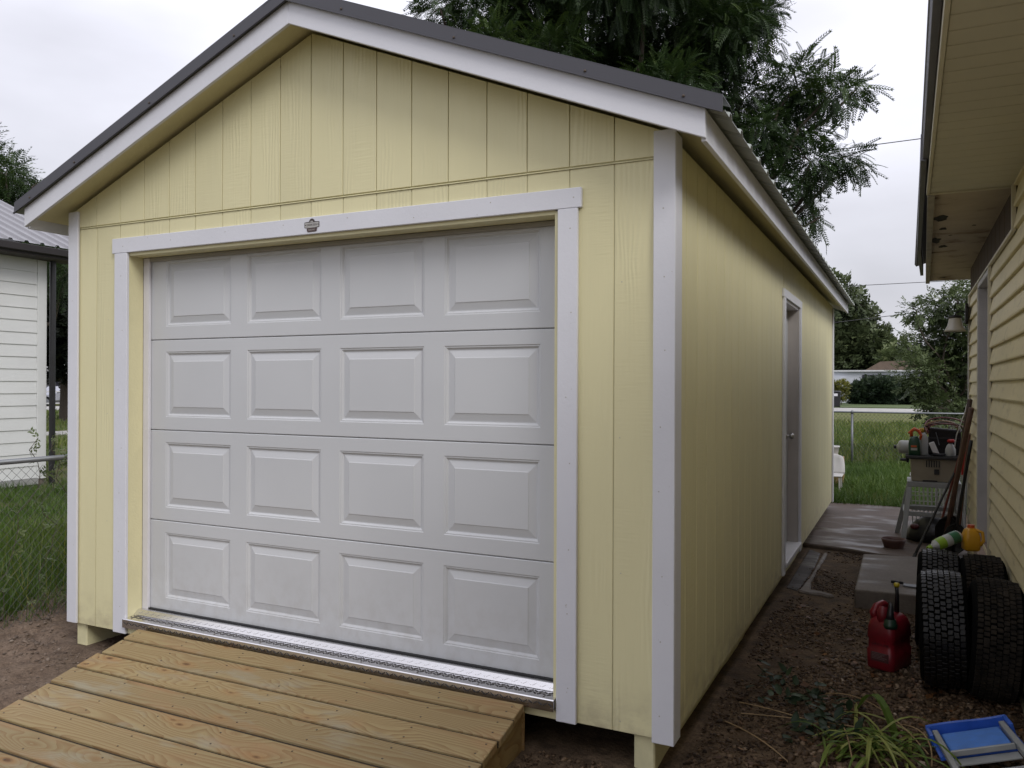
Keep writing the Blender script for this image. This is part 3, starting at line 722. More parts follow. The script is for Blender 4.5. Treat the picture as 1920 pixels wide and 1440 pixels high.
# soffits
M_sof = plain('tan_vinyl_soffit', (.56,.53,.43), .6, .08, 3)
y = -6.
SOF = B(1.0, HX+.3, -6., 1.92, 2.564, 2.575).build('soffit', M_sof, H)
while y < 1.9:
    B(.976, HX+.019, y, min(y+.115, 1.915), 2.5535, 2.5635).build('soffit_panel', M_sof, SOF, bevel=.0022); y += .1215
B(.975, HX+.0, 1.917, 1.936, 2.545, 2.5535).build('soffit_channel', M_wv, SOF, bevel=.002)
def ply_mat():
    t = MT('rotten_painted_plywood'); a = t.noise(t.pos((1,1,1)), 3.0, 6, .62, .3); b = t.noise(t.pos((14,2,1)), 2, 4)
    s_ = t.n('ShaderNodeSeparateXYZ'); t.l(t.n('ShaderNodeNewGeometry').outputs['Position'], s_.inputs[0])
    edge = t.mr(s_.outputs[0], 1.0, 1.28, 1, 0); hole = t.mr(t.math('ADD', a, t.math('MULTIPLY', edge, .10)), .68, .72)
    c = t.mix(t.mr(a, .3, .7), (.50,.43,.34), (.38,.31,.24)); c = t.mix(t.math('MULTIPLY', t.mr(a, .54, .64), .8), c, (.17,.11,.07)); c = t.mix(hole, c, (.012,.009,.007)); t.col(c); t.rough(.85); t.bump(a, .4, .01); return t.m
M_ply = ply_mat()
xo = lambda y: .975+max(0, y-1.0)*.0165
yb = [1.94, 2.86, 3.78, 4.70, 5.62, 6.30]
for a, b in zip(yb[:-1], yb[1:]):
    MB().prism([(xo(a)+.004, a+.003), (HX+.3, a+.003), (HX+.3, b-.003), (xo(b)+.004, b-.003)], 'z', 2.5605, 2.572).build('plywood_sheet', M_ply, SOF)
# holes rotted through along the edge: dark recessed pockets
for (hx, hy, hr, hs) in ((1.055, 2.75, .05, 1.9), (1.085, 3.15, .022, 2.2), (1.05, 3.65, .040, 3.), (1.11, 3.95, .028, 2.3), (1.03, 4.9, .022, 3.), (1.27, 3.1, .012, 1.4), (1.14, 3.45, .012, 1.)):
    P_ = [(hx+hr*math.cos(a)*(1+.3*math.sin(3*a+hx*40)), hy+hr*hs*math.sin(a)*(1+.25*math.cos(4*a+hy*9))) for a in np.linspace(0, 2*math.pi, 15)[:-1]]
    MB().prism(P_, 'z', 2.5585, 2.5602).build('rot_hole', M_dark, SOF)
# fascia, drip edge (kinked) and roof
def strip(xs0, w0, z0, z1, ysl, name, mat, off=0.):
    mb = MB()
    for (ya, xa), (yb_, xb) in zip(ysl[:-1], ysl[1:]):
        mb.hexa([(xa+off,ya,z0),(xa+off+w0,ya,z0),(xb+off+w0,yb_,z0),(xb+off,yb_,z0),(xa+off,ya,z1),(xa+off+w0,ya,z1),(xb+off+w0,yb_,z1),(xb+off,yb_,z1)])
    return mb.build(name, mat, H, bevel=.0015)
strip(0, .016, 2.546, 2.70, [(-6, .9585), (1.93, .9585)], 'fascia', M_wv)
strip(0, .038, 2.535, 2.70, [(1.932, .964), (6.30, 1.030)], 'fascia', plain('peeling_fascia', (.33,.30,.25), .75, .35, 9))
strip(0, .026, 2.585, 2.72, [(-6, .930), (1.25, .930)], 'gutter', plain('grey_flashing', (.13,.13,.145), .55, .3, 8))
strip(0, .028, 2.575, 2.71, [(1.2505, .921), (4.3, .932), (5.9, .975)], 'gutter', bpy.data.materials['grey_flashing'])
MB().prism([(.94, 2.722), (6.5, 4.6), (6.5, 4.68), (.925, 2.745)], 'y', -6, 6.3).build('roof', plain('grey_shingles', (.09,.085,.08), .9, .3, 8, bump=.5), H)
MB().prism([(1.03, 2.702), (6.5, 4.5), (6.5, 2.6), (HX+.02, 2.6), (1.03, 2.575)], 'y', 6.25, 6.28).build('gable_end', M_ply, H)

# barn lamp on the house corner
LM = thing('wall_lamp', (HX, 5.35, 2.13), 'black wall lantern with a bell shaped frosted shade near the house corner', 'lamp')
M_blk = plain('rusty_black_iron', (.012,.010,.009), .6)
MB().prism([(5.385, 2.235), (5.43, 2.20), (5.44, 2.13), (5.43, 2.06), (5.385, 2.035), (5.335, 2.06), (5.33, 2.13), (5.335, 2.20)], 'x', HX-.047, HX-.022).build('backplate', M_blk, LM, bevel=.004)
MB().tube([(HX-.04,5.385,2.15),(HX-.08,5.385,2.165),(HX-.12,5.385,2.15),(HX-.13,5.385,2.125)], .007, 6).build('arm', M_blk, LM)
MB().lathe([(.012,.03),(.05,.022),(.062,.008),(.058,0)], (1.262,5.385,2.098), 14).build('cap', M_blk, LM, smooth=True)
MB().lathe([(.05,0),(.056,-.03),(.064,-.07),(.082,-.105),(.094,-.125),(.090,-.125),(.078,-.103),(.06,-.07),(.052,-.03),(.046,0)], (1.262,5.385,2.098), 20, caps=False).build('lamp_shade', plain('frosted_cream_glass', (.42,.39,.33), .35), LM, smooth=True)

# ------------------------------------------------------------ pale shed on the left
NX = -11.203
S = thing('shed', (NX, 4.8, -.3), 'pale grey clapboard shed with a ribbed metal roof beyond the wire fence', 'shed')
M_clap = plain('pale_clapboard_paint', (.66,.67,.66), .6, .08, 1.5, bump=.2, bsc=30)
B(NX-6, NX-.03, -6, 4.86, -.12, 3.4).build('wall', plain('shed_backing', (.2,.2,.19), .8), S)
SWL = bpy.data.objects['wall.001'] if 'wall.001' in bpy.data.objects else None
z = .0
while z < 3.30:
    h = .186
    MB().prism([(NX-.03, z), (NX+.004, z), (NX-.010, z+h), (NX-.03, z+h)], 'y', -6, 4.72).build('clapboard', M_clap, SWL or S); z += h
z = 0
MB().box(NX-.03, NX+.012, 4.722, 4.87, -.02, 3.36).build('corner_board', M_clap, S, bevel=.004)
B(NX-6, NX-.02, 4.861, 4.875, -.02, 3.4).build('end_wall', M_clap, S)
B(NX-.03, NX+.006, -6, 4.72, 3.35, 3.40).build('frieze', M_clap, S)
B(NX-5.9, NX-.005, -6, 4.84, -.5, -.02).build('foundation', M_conc2, S)
B(NX-.03, NX+.02, -6, 4.74, -.1, -.003).build('sill_board', plain('grey_sill_board', (.30,.30,.29), .7), S)
B(NX-.05, NX+.36, -6, 5.22, 3.36, 3.375).build('soffit', plain('brown_soffit', (.05,.042,.038), .8), S)
B(NX+.345, NX+.36, -6, 5.22, 3.376, 3.52).build('eave_board', plain('dark_brown_fascia', (.022,.018,.018), .5), S)
B(NX+.36, NX+.43, -6, 5.22, 3.40, 3.51).build('gutter', bpy.data.materials['dark_brown_fascia'], S, bevel=.01)
mb = MB(); sl = .42; prof = []
y = -6
while y < 5.3: prof += [(y, 0), (y+.16, 0), (y+.18, .03), (y+.22, .03), (y+.24, 0)]; y += .24
rings = [[(NX+.42-d, yy, 3.53+d*sl+h) for yy, h in prof] for d in (0, 3.4)]
mb.loft(rings, caps=False, closed=False); mb.build('roof_sheet', plain('silver_metal_roof', (.24,.235,.25), .35, .15, 3, metal=.35), S)
MB().prism([(NX-.03, 3.40), (NX-3.0, 3.40), (NX-3.0, 4.85)], 'y', 4.80, 4.86).build('gable', M_clap, S)
MB().tube([(NX+.08,4.92,3.4),(NX+.075,4.92,-.2)], .045, 8).build('downspout', M_black, S)
print('S2 ok')
# ------------------------------------------------------------ vegetation
def rotmats(d, roll):     # rows: local x along d
    d = d/np.linalg.norm(d, axis=1, keepdims=True)
    up = np.tile(np.array([0,0,1.]), (len(d), 1)); side = np.cross(up, d); n = np.linalg.norm(side, axis=1, keepdims=True); side = np.where(n < 1e-3, np.array([[1.,0,0]]), side/np.maximum(n, 1e-6))
    nn = np.cross(d, side); c, s = np.cos(roll)[:,None], np.sin(roll)[:,None]
    return d, side*c+nn*s, -side*s+nn*c
def scatter(name, tv, tf, pos, d, roll, size, mat, parent=None, tone=None, kind='stuff'):
    T, n = len(tv), len(pos); a, b, c = rotmats(d, roll)
    V = pos[:,None,:]+size[:,None,None]*(tv[None,:,0:1]*a[:,None,:]+tv[None,:,1:2]*b[:,None,:]+tv[None,:,2:3]*c[:,None,:])
    F = (tf[None]+(np.arange(n)*T)[:,None,None]).reshape(-1, tf.shape[1])
    at = np.repeat(tone if tone is not None else rng.random(n), len(tf))
    return npmesh(name, V.reshape(-1, 3), F, mat, parent, kind, attr=np.clip(at+rng.normal(0, .06, len(at)), 0, 1))
def frond_template(pairs=9, L=1., ll=.21, w=.055, droop=.28):
    V = []; F = []
    def leaf(x, z, ang, s=1.):
        b = len(V); ca, sa = math.cos(ang), math.sin(ang)
        for (u, v, h) in ((0,0,0), (.42*ll*s, w*.5*s, -.01), (ll*s, 0, -.05*s), (.42*ll*s, -w*.5*s, -.01)):
            V.append((x+u*ca-v*sa, u*sa+v*ca, z+h))
        F.append((b, b+1, b+2, b+3))
    for i in range(pairs):
        t = .12+.85*i/(pairs-1); x = L*t; z = -droop*t*t; s = 1.-.35*abs(t-.45)
        leaf(x, z, R(58-22*t), s); leaf(x, z, -R(58-22*t), s)
    leaf(L*.98, -droop, 0, .8)
    return np.array(V), np.array(F)
def sprig_template(n=7, w=.16, seed=3):
    r = np.random.default_rng(seed); V = []; F = []
    for i in range(n):
        t = (i+.5)/n; a = (1 if i % 2 else -1)*R(30+r.random()*35); L = .32+.12*r.random(); b = len(V); z0 = -.1*t*t; ca, sa = math.cos(a), math.sin(a); tz = r.normal(0, .12)
        for u, v, h in ((0,0,0), (.45*L, w*.5, tz*.4), (L, 0, tz), (.45*L, -w*.5, tz*.2)): V.append((t*.8+u*ca-v*sa, u*sa+v*ca, z0+h))
        F.append((b, b+1, b+2, b+3))
    return np.array(V), np.array(F)
def in_lumps(lumps, n, shell=.45, squash=1.):
    vol = np.array([l[3]**2.3 for l in lumps]); k = rng.choice(len(lumps), n, p=vol/vol.sum())
    c = np.array([l[:3] for l in lumps])[k]; r = np.array([l[3] for l in lumps])[k]
    v = rng.normal(size=(n, 3)); v /= np.linalg.norm(v, axis=1, keepdims=True)
    rad = (shell+(1-shell)*rng.random(n))**.8
    v2 = v.copy(); v2[:,2] *= squash
    return c+v2*(r*rad)[:,None], v, rad
def branch(mb, a, b, r0, r1, n=5, jit=.12, sides=6):
    a = Vector(a); b = Vector(b); L = (b-a).length; pts = []
    for i in range(n+1):
        t = i/n; p = a.lerp(b, t)+Vector((random.gauss(0,1), random.gauss(0,1), random.gauss(0,.6)))*jit*L*.25*math.sin(math.pi*t); pts.append(p)
    mb.tube(pts, [r0+(r1-r0)*i/n for i in range(n+1)], sides, caps=False)
def tree(name, base, lumps, label, cat, mat, n, tmpl, size, trunk_r=.16, group=None, droop=.35, fork=None, shell=.4, bark=M_bark, twig=.012):
    t = thing(name, base, label, cat, group)
    mb = MB(); fork = fork or (base[0], base[1], base[2]+1.6)
    branch(mb, base, fork, trunk_r, trunk_r*.8, 4, .05, 8)
    for l in lumps:
        branch(mb, fork, l[:3], trunk_r*.42, twig*1.6, 6, .25)
        for _ in range(3):
            v = Vector(rng.normal(size=3)); v.normalize(); e = Vector(l[:3])+v*l[3]*.8; branch(mb, l[:3], e, twig*1.3, twig*.4, 3, .2, 4)
    mb.build('trunk', bark, t, smooth=True, recalc=False)
    pos, v, rad = in_lumps(lumps, n, shell)
    d = v*.8+rng.normal(0, .45, (n, 3)); d[:,2] -= droop
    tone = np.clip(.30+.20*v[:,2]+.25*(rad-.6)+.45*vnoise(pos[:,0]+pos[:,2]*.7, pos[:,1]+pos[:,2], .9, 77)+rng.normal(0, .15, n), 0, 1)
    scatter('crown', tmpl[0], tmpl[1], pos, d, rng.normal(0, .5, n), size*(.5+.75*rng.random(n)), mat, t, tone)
    return t
FR = frond_template(9, ll=.22, w=.078); FR2 = frond_template(7, ll=.24, w=.07); SP = sprig_template(7); SP2 = sprig_template(6, .26, 9)
BIG = [(-7.38, 10.31, 8.83, 0.57), (-6.82, 10.93, 8.81, 0.9), (-5.92, 11.52, 8.88, 1.07), (-5.99, 11.91, 10.38, 1.65), (-4.72, 11.95, 8.5, 1.17), (-3.6, 13.03, 8.82, 1.42), (-3.57, 10.45, 9.39, 1.79), (-2.37, 12.31, 8.2, 1.07), (-2.24, 13.75, 9.51, 0.99), (-2.85, 12.61, 7.46, 1.0), (-2.21, 13.65, 7.28, 0.82), (-1.57, 11.68, 5.98, 0.62), (-1.05, 12.97, 7.19, 0.71), (-0.4, 12.64, 6.83, 0.49), (-0.05, 13.6, 7.16, 0.31), (-1.22, 13.19, 6.41, 0.67), (-1.32, 11.52, 5.06, 0.42), (-0.74, 12.39, 5.54, 0.58), (-0.23, 12.82, 5.68, 0.41), (-0.0, 14.06, 5.81, 0.21), (-1.09, 13.81, 5.18, 0.48), (-0.69, 12.84, 4.57, 0.25), (-4.48, 12.24, 7.5, 1.07), (-4.86, 10.14, 7.34, 0.77), (-1.75, 13.05, 8.69, 0.47), (-5.8, 9.65, 7.51, 0.57), (-2.96, 10.68, 6.54, 0.84)]
BIG = [(a, b, c, r*.86) for a, b, c, r in BIG]
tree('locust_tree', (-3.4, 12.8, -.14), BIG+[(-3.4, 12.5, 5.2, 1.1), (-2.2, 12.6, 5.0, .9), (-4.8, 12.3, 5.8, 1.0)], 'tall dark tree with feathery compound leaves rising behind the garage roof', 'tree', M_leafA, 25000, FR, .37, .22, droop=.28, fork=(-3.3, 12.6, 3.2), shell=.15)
NEAR = [(1.45, 16.22, 3.16, 0.43), (1.01, 15.54, 3.04, 0.29), (1.78, 15.92, 3.23, 0.38), (1.26, 16.72, 2.45, 0.56), (1.77, 16.78, 2.44, 0.7), (1.09, 15.41, 1.73, 0.53), (1.62, 16.87, 1.63, 0.82), (2.25, 16.42, 2.42, 0.79), (0.87, 15.8, 2.24, 0.23), (1.43, 15.43, 1.02, 0.46), (2.04, 17.04, 1.28, 0.7), (2.37, 16.75, 3.34, 0.68)]
tree('elm_tree', (1.7, 16.6, -.14), [(a, b, c, r*.95) for a, b, c, r in NEAR], 'loose leafy young elm just past the back fence by the house corner', 'tree', M_leafB, 5200, SP, .24, .07, droop=.2, fork=(1.7, 16.6, .9), shell=.1, twig=.007)
BACK = [(-6.27, 97.95, 7.94, 3.1), (-4.86, 98.15, 9.14, 2.34), (-4.22, 94.44, 10.63, 1.19), (-5.19, 94.4, 5.31, 3.57), (-2.9, 94.2, 5.55, 2.36), (-6.7, 92.18, 11.12, 2.36), (-1.82, 94.05, 4.94, 1.29), (-6.76, 93.23, 4.09, 2.68)]
tree('maple_tree', (-5.2, 97, -.1), BACK+[(-12, 96, 9, 4.), (-18, 98, 8, 4.2)], 'broad dark round-crowned tree across the road above the white building', 'tree', M_leafC, 6500, SP2, 1.35, .4, droop=.1, twig=.05)
BACK2 = [(-0.08, 80.26, 4.93, 0.99), (-0.3, 77.48, 3.62, 1.44), (0.73, 80.99, 3.2, 1.5), (2.49, 80.34, 3.18, 1.96)]
tree('ash_tree', (.2, 92, -.1), [(a*1.1-.2, b+12, (c-1.4)*1.12+1.4, r*1.12) for a, b, c, r in BACK2], 'small light green tree at the right of the dark round-crowned tree', 'tree', M_leafB, 1500, SP2, .9, .2, droop=.1, twig=.04)
POP = [(-1.87, 123.04, 9.23, 0.42), (-1.89, 124.16, 7.93, 0.6), (-1.8, 123.45, 6.37, 0.75), (-1.86, 123.06, 4.84, 0.9), (-1.87, 123.04, 10.0, 0.22)]
tree('poplar_tree', (-1.85, 123.4, -.1), POP, 'slender pointed poplar far behind the white building', 'tree', M_leafC, 900, SP2, .8, .2, droop=-.8, twig=.03)
tree('spreading_tree', (-27, 15, -.15), [(-28.77, 14.35, 7.9, 1.7), (-26.82, 13.9, 8.53, 0.75), (-27.13, 14.46, 7.39, 1.05), (-25.82, 14.18, 8.12, 0.35), (-25.3, 14.49, 7.41, 0.2), (-25.46, 13.95, 6.25, 0.85), (-26.16, 15.28, 6.14, 0.6), (-24.22, 14.61, 5.37, 1.0), (-29.19, 14.04, 9.39, 1.2), (-27.6, 14.5, 5.6, 1.3), (-30.5, 14, 7, 2)], 'dark feathery tree rising behind the pale shed roof', 'tree', M_leafA, 7000, FR2, .62, .2, droop=.2, fork=(-27, 14.8, 3), twig=.02)
tree('spruce_tree', (-31.3, 19.2, -.15), [(-32.44, 19.72, 5.62, 1.4), (-32.57, 19.69, 3.76, 1.4), (-31.77, 18.09, 4.08, 1.77), (-30.01, 18.99, 4.09, 1.77), (-31.28, 18.93, 2.6, 0.9), (-30.2, 20.13, 2.9, 1.15), (-29.0, 20.5, 5.5, 1.6)], 'dense near-black tree in the gap between the pale shed and the garage', 'tree', leaf_mat('dark_needle', (.006,.010,.006), (.012,.018,.010), (.03,.04,.02), .05), 5200, SP2, .55, .2, droop=.2, twig=.02)

def shrub(name, lumps, label, n, size, mat, tmpl=SP2, cat='shrub', group=None, squash=.9):
    b = lumps[0]; t = thing(name, (b[0], b[1], -.12), label, cat, group)
    mb = MB()
    for l in lumps:
        for _ in range(3): branch(mb, (l[0], l[1], -.15), (l[0]+random.gauss(0, l[3]*.3), l[1]+random.gauss(0, l[3]*.3), l[2]), .012, .004, 3, .2, 4)
    mb.build('stems', M_bark, t, recalc=False)
    pos, v, rad = in_lumps(lumps, n, .3, squash); pos[:,2] = np.maximum(pos[:,2], -.1)
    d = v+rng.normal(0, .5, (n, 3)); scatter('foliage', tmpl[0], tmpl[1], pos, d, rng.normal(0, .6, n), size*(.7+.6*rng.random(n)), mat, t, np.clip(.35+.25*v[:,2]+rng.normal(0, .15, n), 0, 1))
    return t
HG = [(-3.09, 73.94, 0.9, 0.9), (-2.26, 74.85, 1.2, 1.05), (-1.15, 73.95, 1.3, 1.05), (-0.12, 75.5, 1.25, 1.1), (0.9, 74.8, 1.0, 0.95), (2.0, 74.5, 1.1, 1.1)]
lab = ['leftmost dark green bush below the white building wall', 'second dark bush from the left, left of the dark window', 'tall dark bush under the dark window of the white building', 'dark bush just right of the dark window', 'low dark bush further right along the white building', 'rightmost dark bush, mostly behind the elm']
for (x, y, z, r), l in zip(HG, lab): shrub('bush', [(x, y, z, r), (x+.3, y, z*.5, r)], l, 900, .5, leaf_mat('dark_bush_leaf', (.014,.024,.014), (.026,.044,.022), (.06,.085,.035), .1) if 'dark_bush_leaf' not in bpy.data.materials else bpy.data.materials['dark_bush_leaf'], group='dark bushes by the white building')
shrub('yellow_shrub', [(-4.9, 69.4, 1.45, 0.6), (-4.1, 68.85, 1.5, 0.55), (-5.4, 69, .9, .7), (-4.2, 69, .8, .55)], 'yellow-green shrub behind the black wheeled bin', 1300, .28, M_leafY)
# far tree belt closing the horizon
pts = []
for i in range(240):
    a = rng.uniform(-180, 130); r = rng.uniform(2., 4.5); pts.append((a, 150+rng.uniform(-12, 12), r*.55, r))
for i in range(130): 
    r = rng.uniform(2.5, 5); pts.append((-105+rng.uniform(-10, 10), rng.uniform(-60, 150), r*.8, r))
pos, v, rad = in_lumps(pts, 17000, .5, .9); pos[:,2] = np.maximum(pos[:,2], .1)
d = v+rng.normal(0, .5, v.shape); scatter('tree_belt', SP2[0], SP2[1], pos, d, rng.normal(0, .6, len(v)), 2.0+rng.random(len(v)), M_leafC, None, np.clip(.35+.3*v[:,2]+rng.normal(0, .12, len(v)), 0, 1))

# grass
def blade_tmpl(w=.05):
    V = np.array([(0,-w,0),(0,w,0),(.55,w*.8,.05),(.55,-w*.8,.05),(1.,0,.22)]); 
    return V, np.array([(0,1,2),(0,2,3),(3,2,4)])
BT = blade_tmpl(.018); BT2 = blade_tmpl(.03)
def grass(name, n, fx, hmin, hmax, mat, lean=.35, tmpl=BT, tone0=.35, patch=.25):
    P = fx(n); n = len(P); z = gh(P[:,0], P[:,1])-.005; pos = np.stack([P[:,0], P[:,1], z], 1)
    a = rng.uniform(0, 2*np.pi, n); l = np.abs(rng.normal(0, lean, n)); d = np.stack([np.cos(a)*l, np.sin(a)*l, np.ones(n)], 1)
    hv = 1+.9*vnoise(P[:,0], P[:,1], 1.7, 21)
    h = rng.uniform(hmin, hmax, n)*hv
    tone = tone0+patch*2*vnoise(P[:,0], P[:,1], .9, 22)+rng.normal(0, .13, n)
    return scatter(name, tmpl[0], tmpl[1], pos, d, rng.uniform(0, 6.28, n), h, mat, None, np.clip(tone, 0, 1))
def reg(x0, x1, y0, y1, cond=None):
    def f(n):
        P = np.stack([rng.uniform(x0, x1, n), rng.uniform(y0, y1, n)], 1)
        if cond is not None: P = P[cond(P[:,0], P[:,1])]
        return P
    return f
edge = lambda x, y: x < -4.42-.42*np.maximum(y, 0)+1.0*vnoise(x, y, 1.6, 31)*.5
grass('grass_verge', 42000, reg(-7.2, -4.1, -.9, 3.4, edge), .07, .19, M_grass, .38, BT, .3)
grass('grass_yard', 46000, reg(-14, -6.2, 1.5, 12, lambda x, y: x > -11.1), .07, .16, M_grassB, .45, BT2, .3, .2)
grass('grass_field', 30000, reg(-44, -11, 5, 36, lambda x, y: ~((x > -24.2) & (x < -22.6))), .10, .22, M_grass, .4, blade_tmpl(.09), .55, .3)
grass('grass_back', 60000, reg(-1.6, 3.2, 8.35, 14.6), .06, .19, M_grassB, 1.1, BT2, .35, .3)
grass('grass_back_field', 30000, reg(-7, 6, 14.6, 34), .12, .26, M_grass, .4, blade_tmpl(.075), .62, .2)
# taller weeds at the fence and along the dirt
def tall(n, x0, x1, y0, y1, hmin, hmax, name, mat, w=.012, lean=.25, tone0=.45):
    P = reg(x0, x1, y0, y1)(n)
    pos = np.stack([P[:,0], P[:,1], gh(P[:,0], P[:,1])], 1); a = rng.uniform(0, 6.28, n); l = np.abs(rng.normal(0, lean, n)); d = np.stack([np.cos(a)*l, np.sin(a)*l, np.ones(n)], 1)
    V = []; segs = 5; F = []
    for i in range(segs+1):
        t = i/segs; V += [(t*(1-.12*t), -w*(1-t*.85), .30*t*t), (t*(1-.12*t), w*(1-t*.85), .30*t*t)]
    for i in range(segs): F.append((2*i, 2*i+1, 2*i+3, 2*i+2))
    return scatter(name, np.array(V), np.array(F), pos, d, rng.uniform(0, 6.28, n), rng.uniform(hmin, hmax, n), mat, None, np.clip(tone0+rng.normal(0, .2, n), 0, 1))
tall(2600, -5.9, -4.35, -.5, 2.2, .16, .36, 'tall_grass', M_grassB, .009, .45, .35)
tall(90, -5.3, -4.4, -.1, 1.6, .4, .75, 'weed_stalks', M_leafY, .004, .35, .5)
tall(160, -.2, 1.5, 8.4, 9.2, .10, .25, 'patio_edge_weeds', M_leafY, .02, .7, .3)
# vine scraps on the wire: small leaves on thin stems along the fence
VN = thing('fence_vine', (-4.33, .2, .7), 'thin weedy vine with sparse leaves climbing the left wire fence', 'vine')
mb = MB(); lv = []
for k in range(4):
    y = random.uniform(-.1, .5); p = Vector((-4.36, y, -.1)); pts = [p.copy()]
    for s_ in range(14):
        p = p+Vector((random.gauss(0, .012), random.gauss(.012, .045), .085+random.gauss(0, .015))); pts.append(p.copy()); lv.append(p.copy())
        if p.z > 1.0+.15*random.random(): break
    mb.tube(pts, .0028, 4, caps=False)
mb.build('stem', M_bark, VN, recalc=False)
lv = np.array([tuple(p) for p in lv for _ in range(2)]); nl = len(lv)
scatter('leaves', SP[0], SP[1], lv, rng.normal(0, 1, (nl, 3)), rng.normal(0, 1, nl), .05+.05*rng.random(nl), M_leafB, VN, np.clip(.6+rng.normal(0, .2, nl), 0, 1))

# gravel and clods
def ico():
    p = (1+5**.5)/2; V = np.array([(-1,p,0),(1,p,0),(-1,-p,0),(1,-p,0),(0,-1,p),(0,1,p),(0,-1,-p),(0,1,-p),(p,0,-1),(p,0,1),(-p,0,-1),(-p,0,1)])/1.9
    F = np.array([(0,11,5),(0,5,1),(0,1,7),(0,7,10),(0,10,11),(1,5,9),(5,11,4),(11,10,2),(10,7,6),(7,1,8),(3,9,4),(3,4,2),(3,2,6),(3,6,8),(3,8,9),(4,9,5),(2,4,11),(6,2,10),(8,6,7),(9,8,1)])
    return V, F
IV, IF = ico()
def stones(name, P, smin, smax, tone, mat=M_stone, flat=.6, powr=2.5):
    n = len(P); z = gh(P[:,0], P[:,1]); s = smin+(smax-smin)*rng.random(n)**powr
    sc = np.stack([.7+.6*rng.random(n), .6+.5*rng.random(n), flat*(.6+.6*rng.random(n))], 1)
    jit = 1+.22*rng.normal(size=(n, 12, 1)); V = IV[None]*jit*sc[:,None,:]*s[:,None,None]*.5
    a = rng.uniform(0, 6.28, n); c, si = np.cos(a)[:,None], np.sin(a)[:,None]; tl = rng.normal(0, .3, n)[:,None]
    X = V[:,:,0]*c-V[:,:,1]*si; Y = V[:,:,0]*si+V[:,:,1]*c; Z = V[:,:,2]+tl*V[:,:,0]
    V = np.stack([X+P[:,0:1], Y+P[:,1:2], Z+(z+s*.12)[:,None]], -1).reshape(-1, 3)
    F = (IF[None]+(np.arange(n)*12)[:,None,None]).reshape(-1, 3)
    return npmesh(name, V, F, mat, None, 'stuff', attr=np.repeat(np.clip(tone, 0, 1), 20))
def gcond(x, y):
    m_ = (x > .02) | (y < -.02)
    return m_ & (vnoise(x, y, 2.2, 40)+vnoise(x, y, 6, 41)*.7+.25+.25*np.clip(x-.4, 0, 1) > rng.random(len(x))*.55)
P = reg(-.62, 1.39, -1.9, 5.1, gcond)(70000)
stones('gravel', P, .005, .028, .30+rng.normal(0, .2, len(P))+.15*vnoise(P[:,0], P[:,1], 1.5, 43))
P = reg(.42, 1.39, -.2, 2.0)(2600); stones('river_pebbles', P, .015, .045, .45+rng.normal(0, .22, len(P)), powr=1.6)
P = reg(-5.6, -3.05, -2., .9, lambda x, y: (~edge(x, y)) & (vnoise(x*.6, y, 5, 44)+.25 > rng.random(len(x))*.6))(13000)
M_clod = MT('earth_clod'); _a = M_clod.n('ShaderNodeAttribute'); _a.attribute_name = 'tone'; M_clod.col(M_clod.ramp(_a.outputs['Fac'], [(0, (.06,.042,.032)), (1, (.32,.27,.22)), (.6, (.16,.12,.09))])); M_clod.rough(.9)
stones('earth_clods', P, .004, .034, .42+rng.normal(0, .16, len(P)), M_clod.m, .5, 3)
# leaf litter and dry stalks near the lilies
P = reg(.1, 1.38, .2, 2.9, lambda x, y: (x > .5+.15*(y-.6)) | (rng.random(len(x)) < .25))(1100)
lt = np.array([(-.5,0,0),(0,.3,.08),(.5,0,.02),(0,-.3,.06)]); n = len(P)
scatter('leaf_litter', lt, np.array([(0,1,2,3)]), np.stack([P[:,0], P[:,1], gh(P[:,0], P[:,1])+.010], 1), np.stack([rng.normal(size=n), rng.normal(size=n), rng.normal(0, .25, n)], 1), rng.normal(0, .4, n), .018+.04*rng.random(n)**2, M_litter, None, np.clip(.25+rng.normal(0, .28, n), 0, 1))
# big broad leaves of the low weed, the strap-leaved clump and straw stalks
WD = thing('broadleaf_weed', (.45, .95, -.135), 'low dark broad-leaved weed on the gravel left of the strap-leaved clump', 'weed')
def bl_tmpl():
    V = []; F = []
    for i, (u, w) in enumerate(((0,.02),(.2,.2),(.45,.27),(.7,.2),(1,.01))): V += [(u,-w,.07*u-.10*u*u),(u,0,.05*u-.16*u*u-.03),(u,w,.07*u-.10*u*u)]
    for i in range(4): b = 3*i; F += [(b,b+1,b+4,b+3),(b+1,b+2,b+5,b+4)]
    return np.array(V), np.array(F)
BL = bl_tmpl(); n = 120
cen = np.array([(.42, 1.12), (.30, .98), (.52, .98), (.60, .70), (.45, .62), (.24, 1.25), (.55, .80)])[rng.integers(0, 7, n)]
ps = cen+rng.normal(0, .06, (n, 2)); dr = rng.normal(0, 1, (n, 3)); dr[:,2] = np.abs(dr[:,2])*.45
scatter('leaves', BL[0], BL[1], np.stack([ps[:,0], ps[:,1], gh(ps[:,0], ps[:,1])+.01+.05*rng.random(n)], 1), dr, rng.normal(0, .3, n), .035+.045*rng.random(n), leaf_mat('dark_weed_leaf', (.012,.028,.014), (.026,.046,.022), (.06,.09,.04), .15), WD, np.clip(.4+rng.normal(0, .2, n), 0, 1))
LY = thing('strap_leaf_clump', (.76, .62, -.13), 'yellow-green clump of strap leaves flopping over the gravel beside the blue-topped ladder', 'plant')
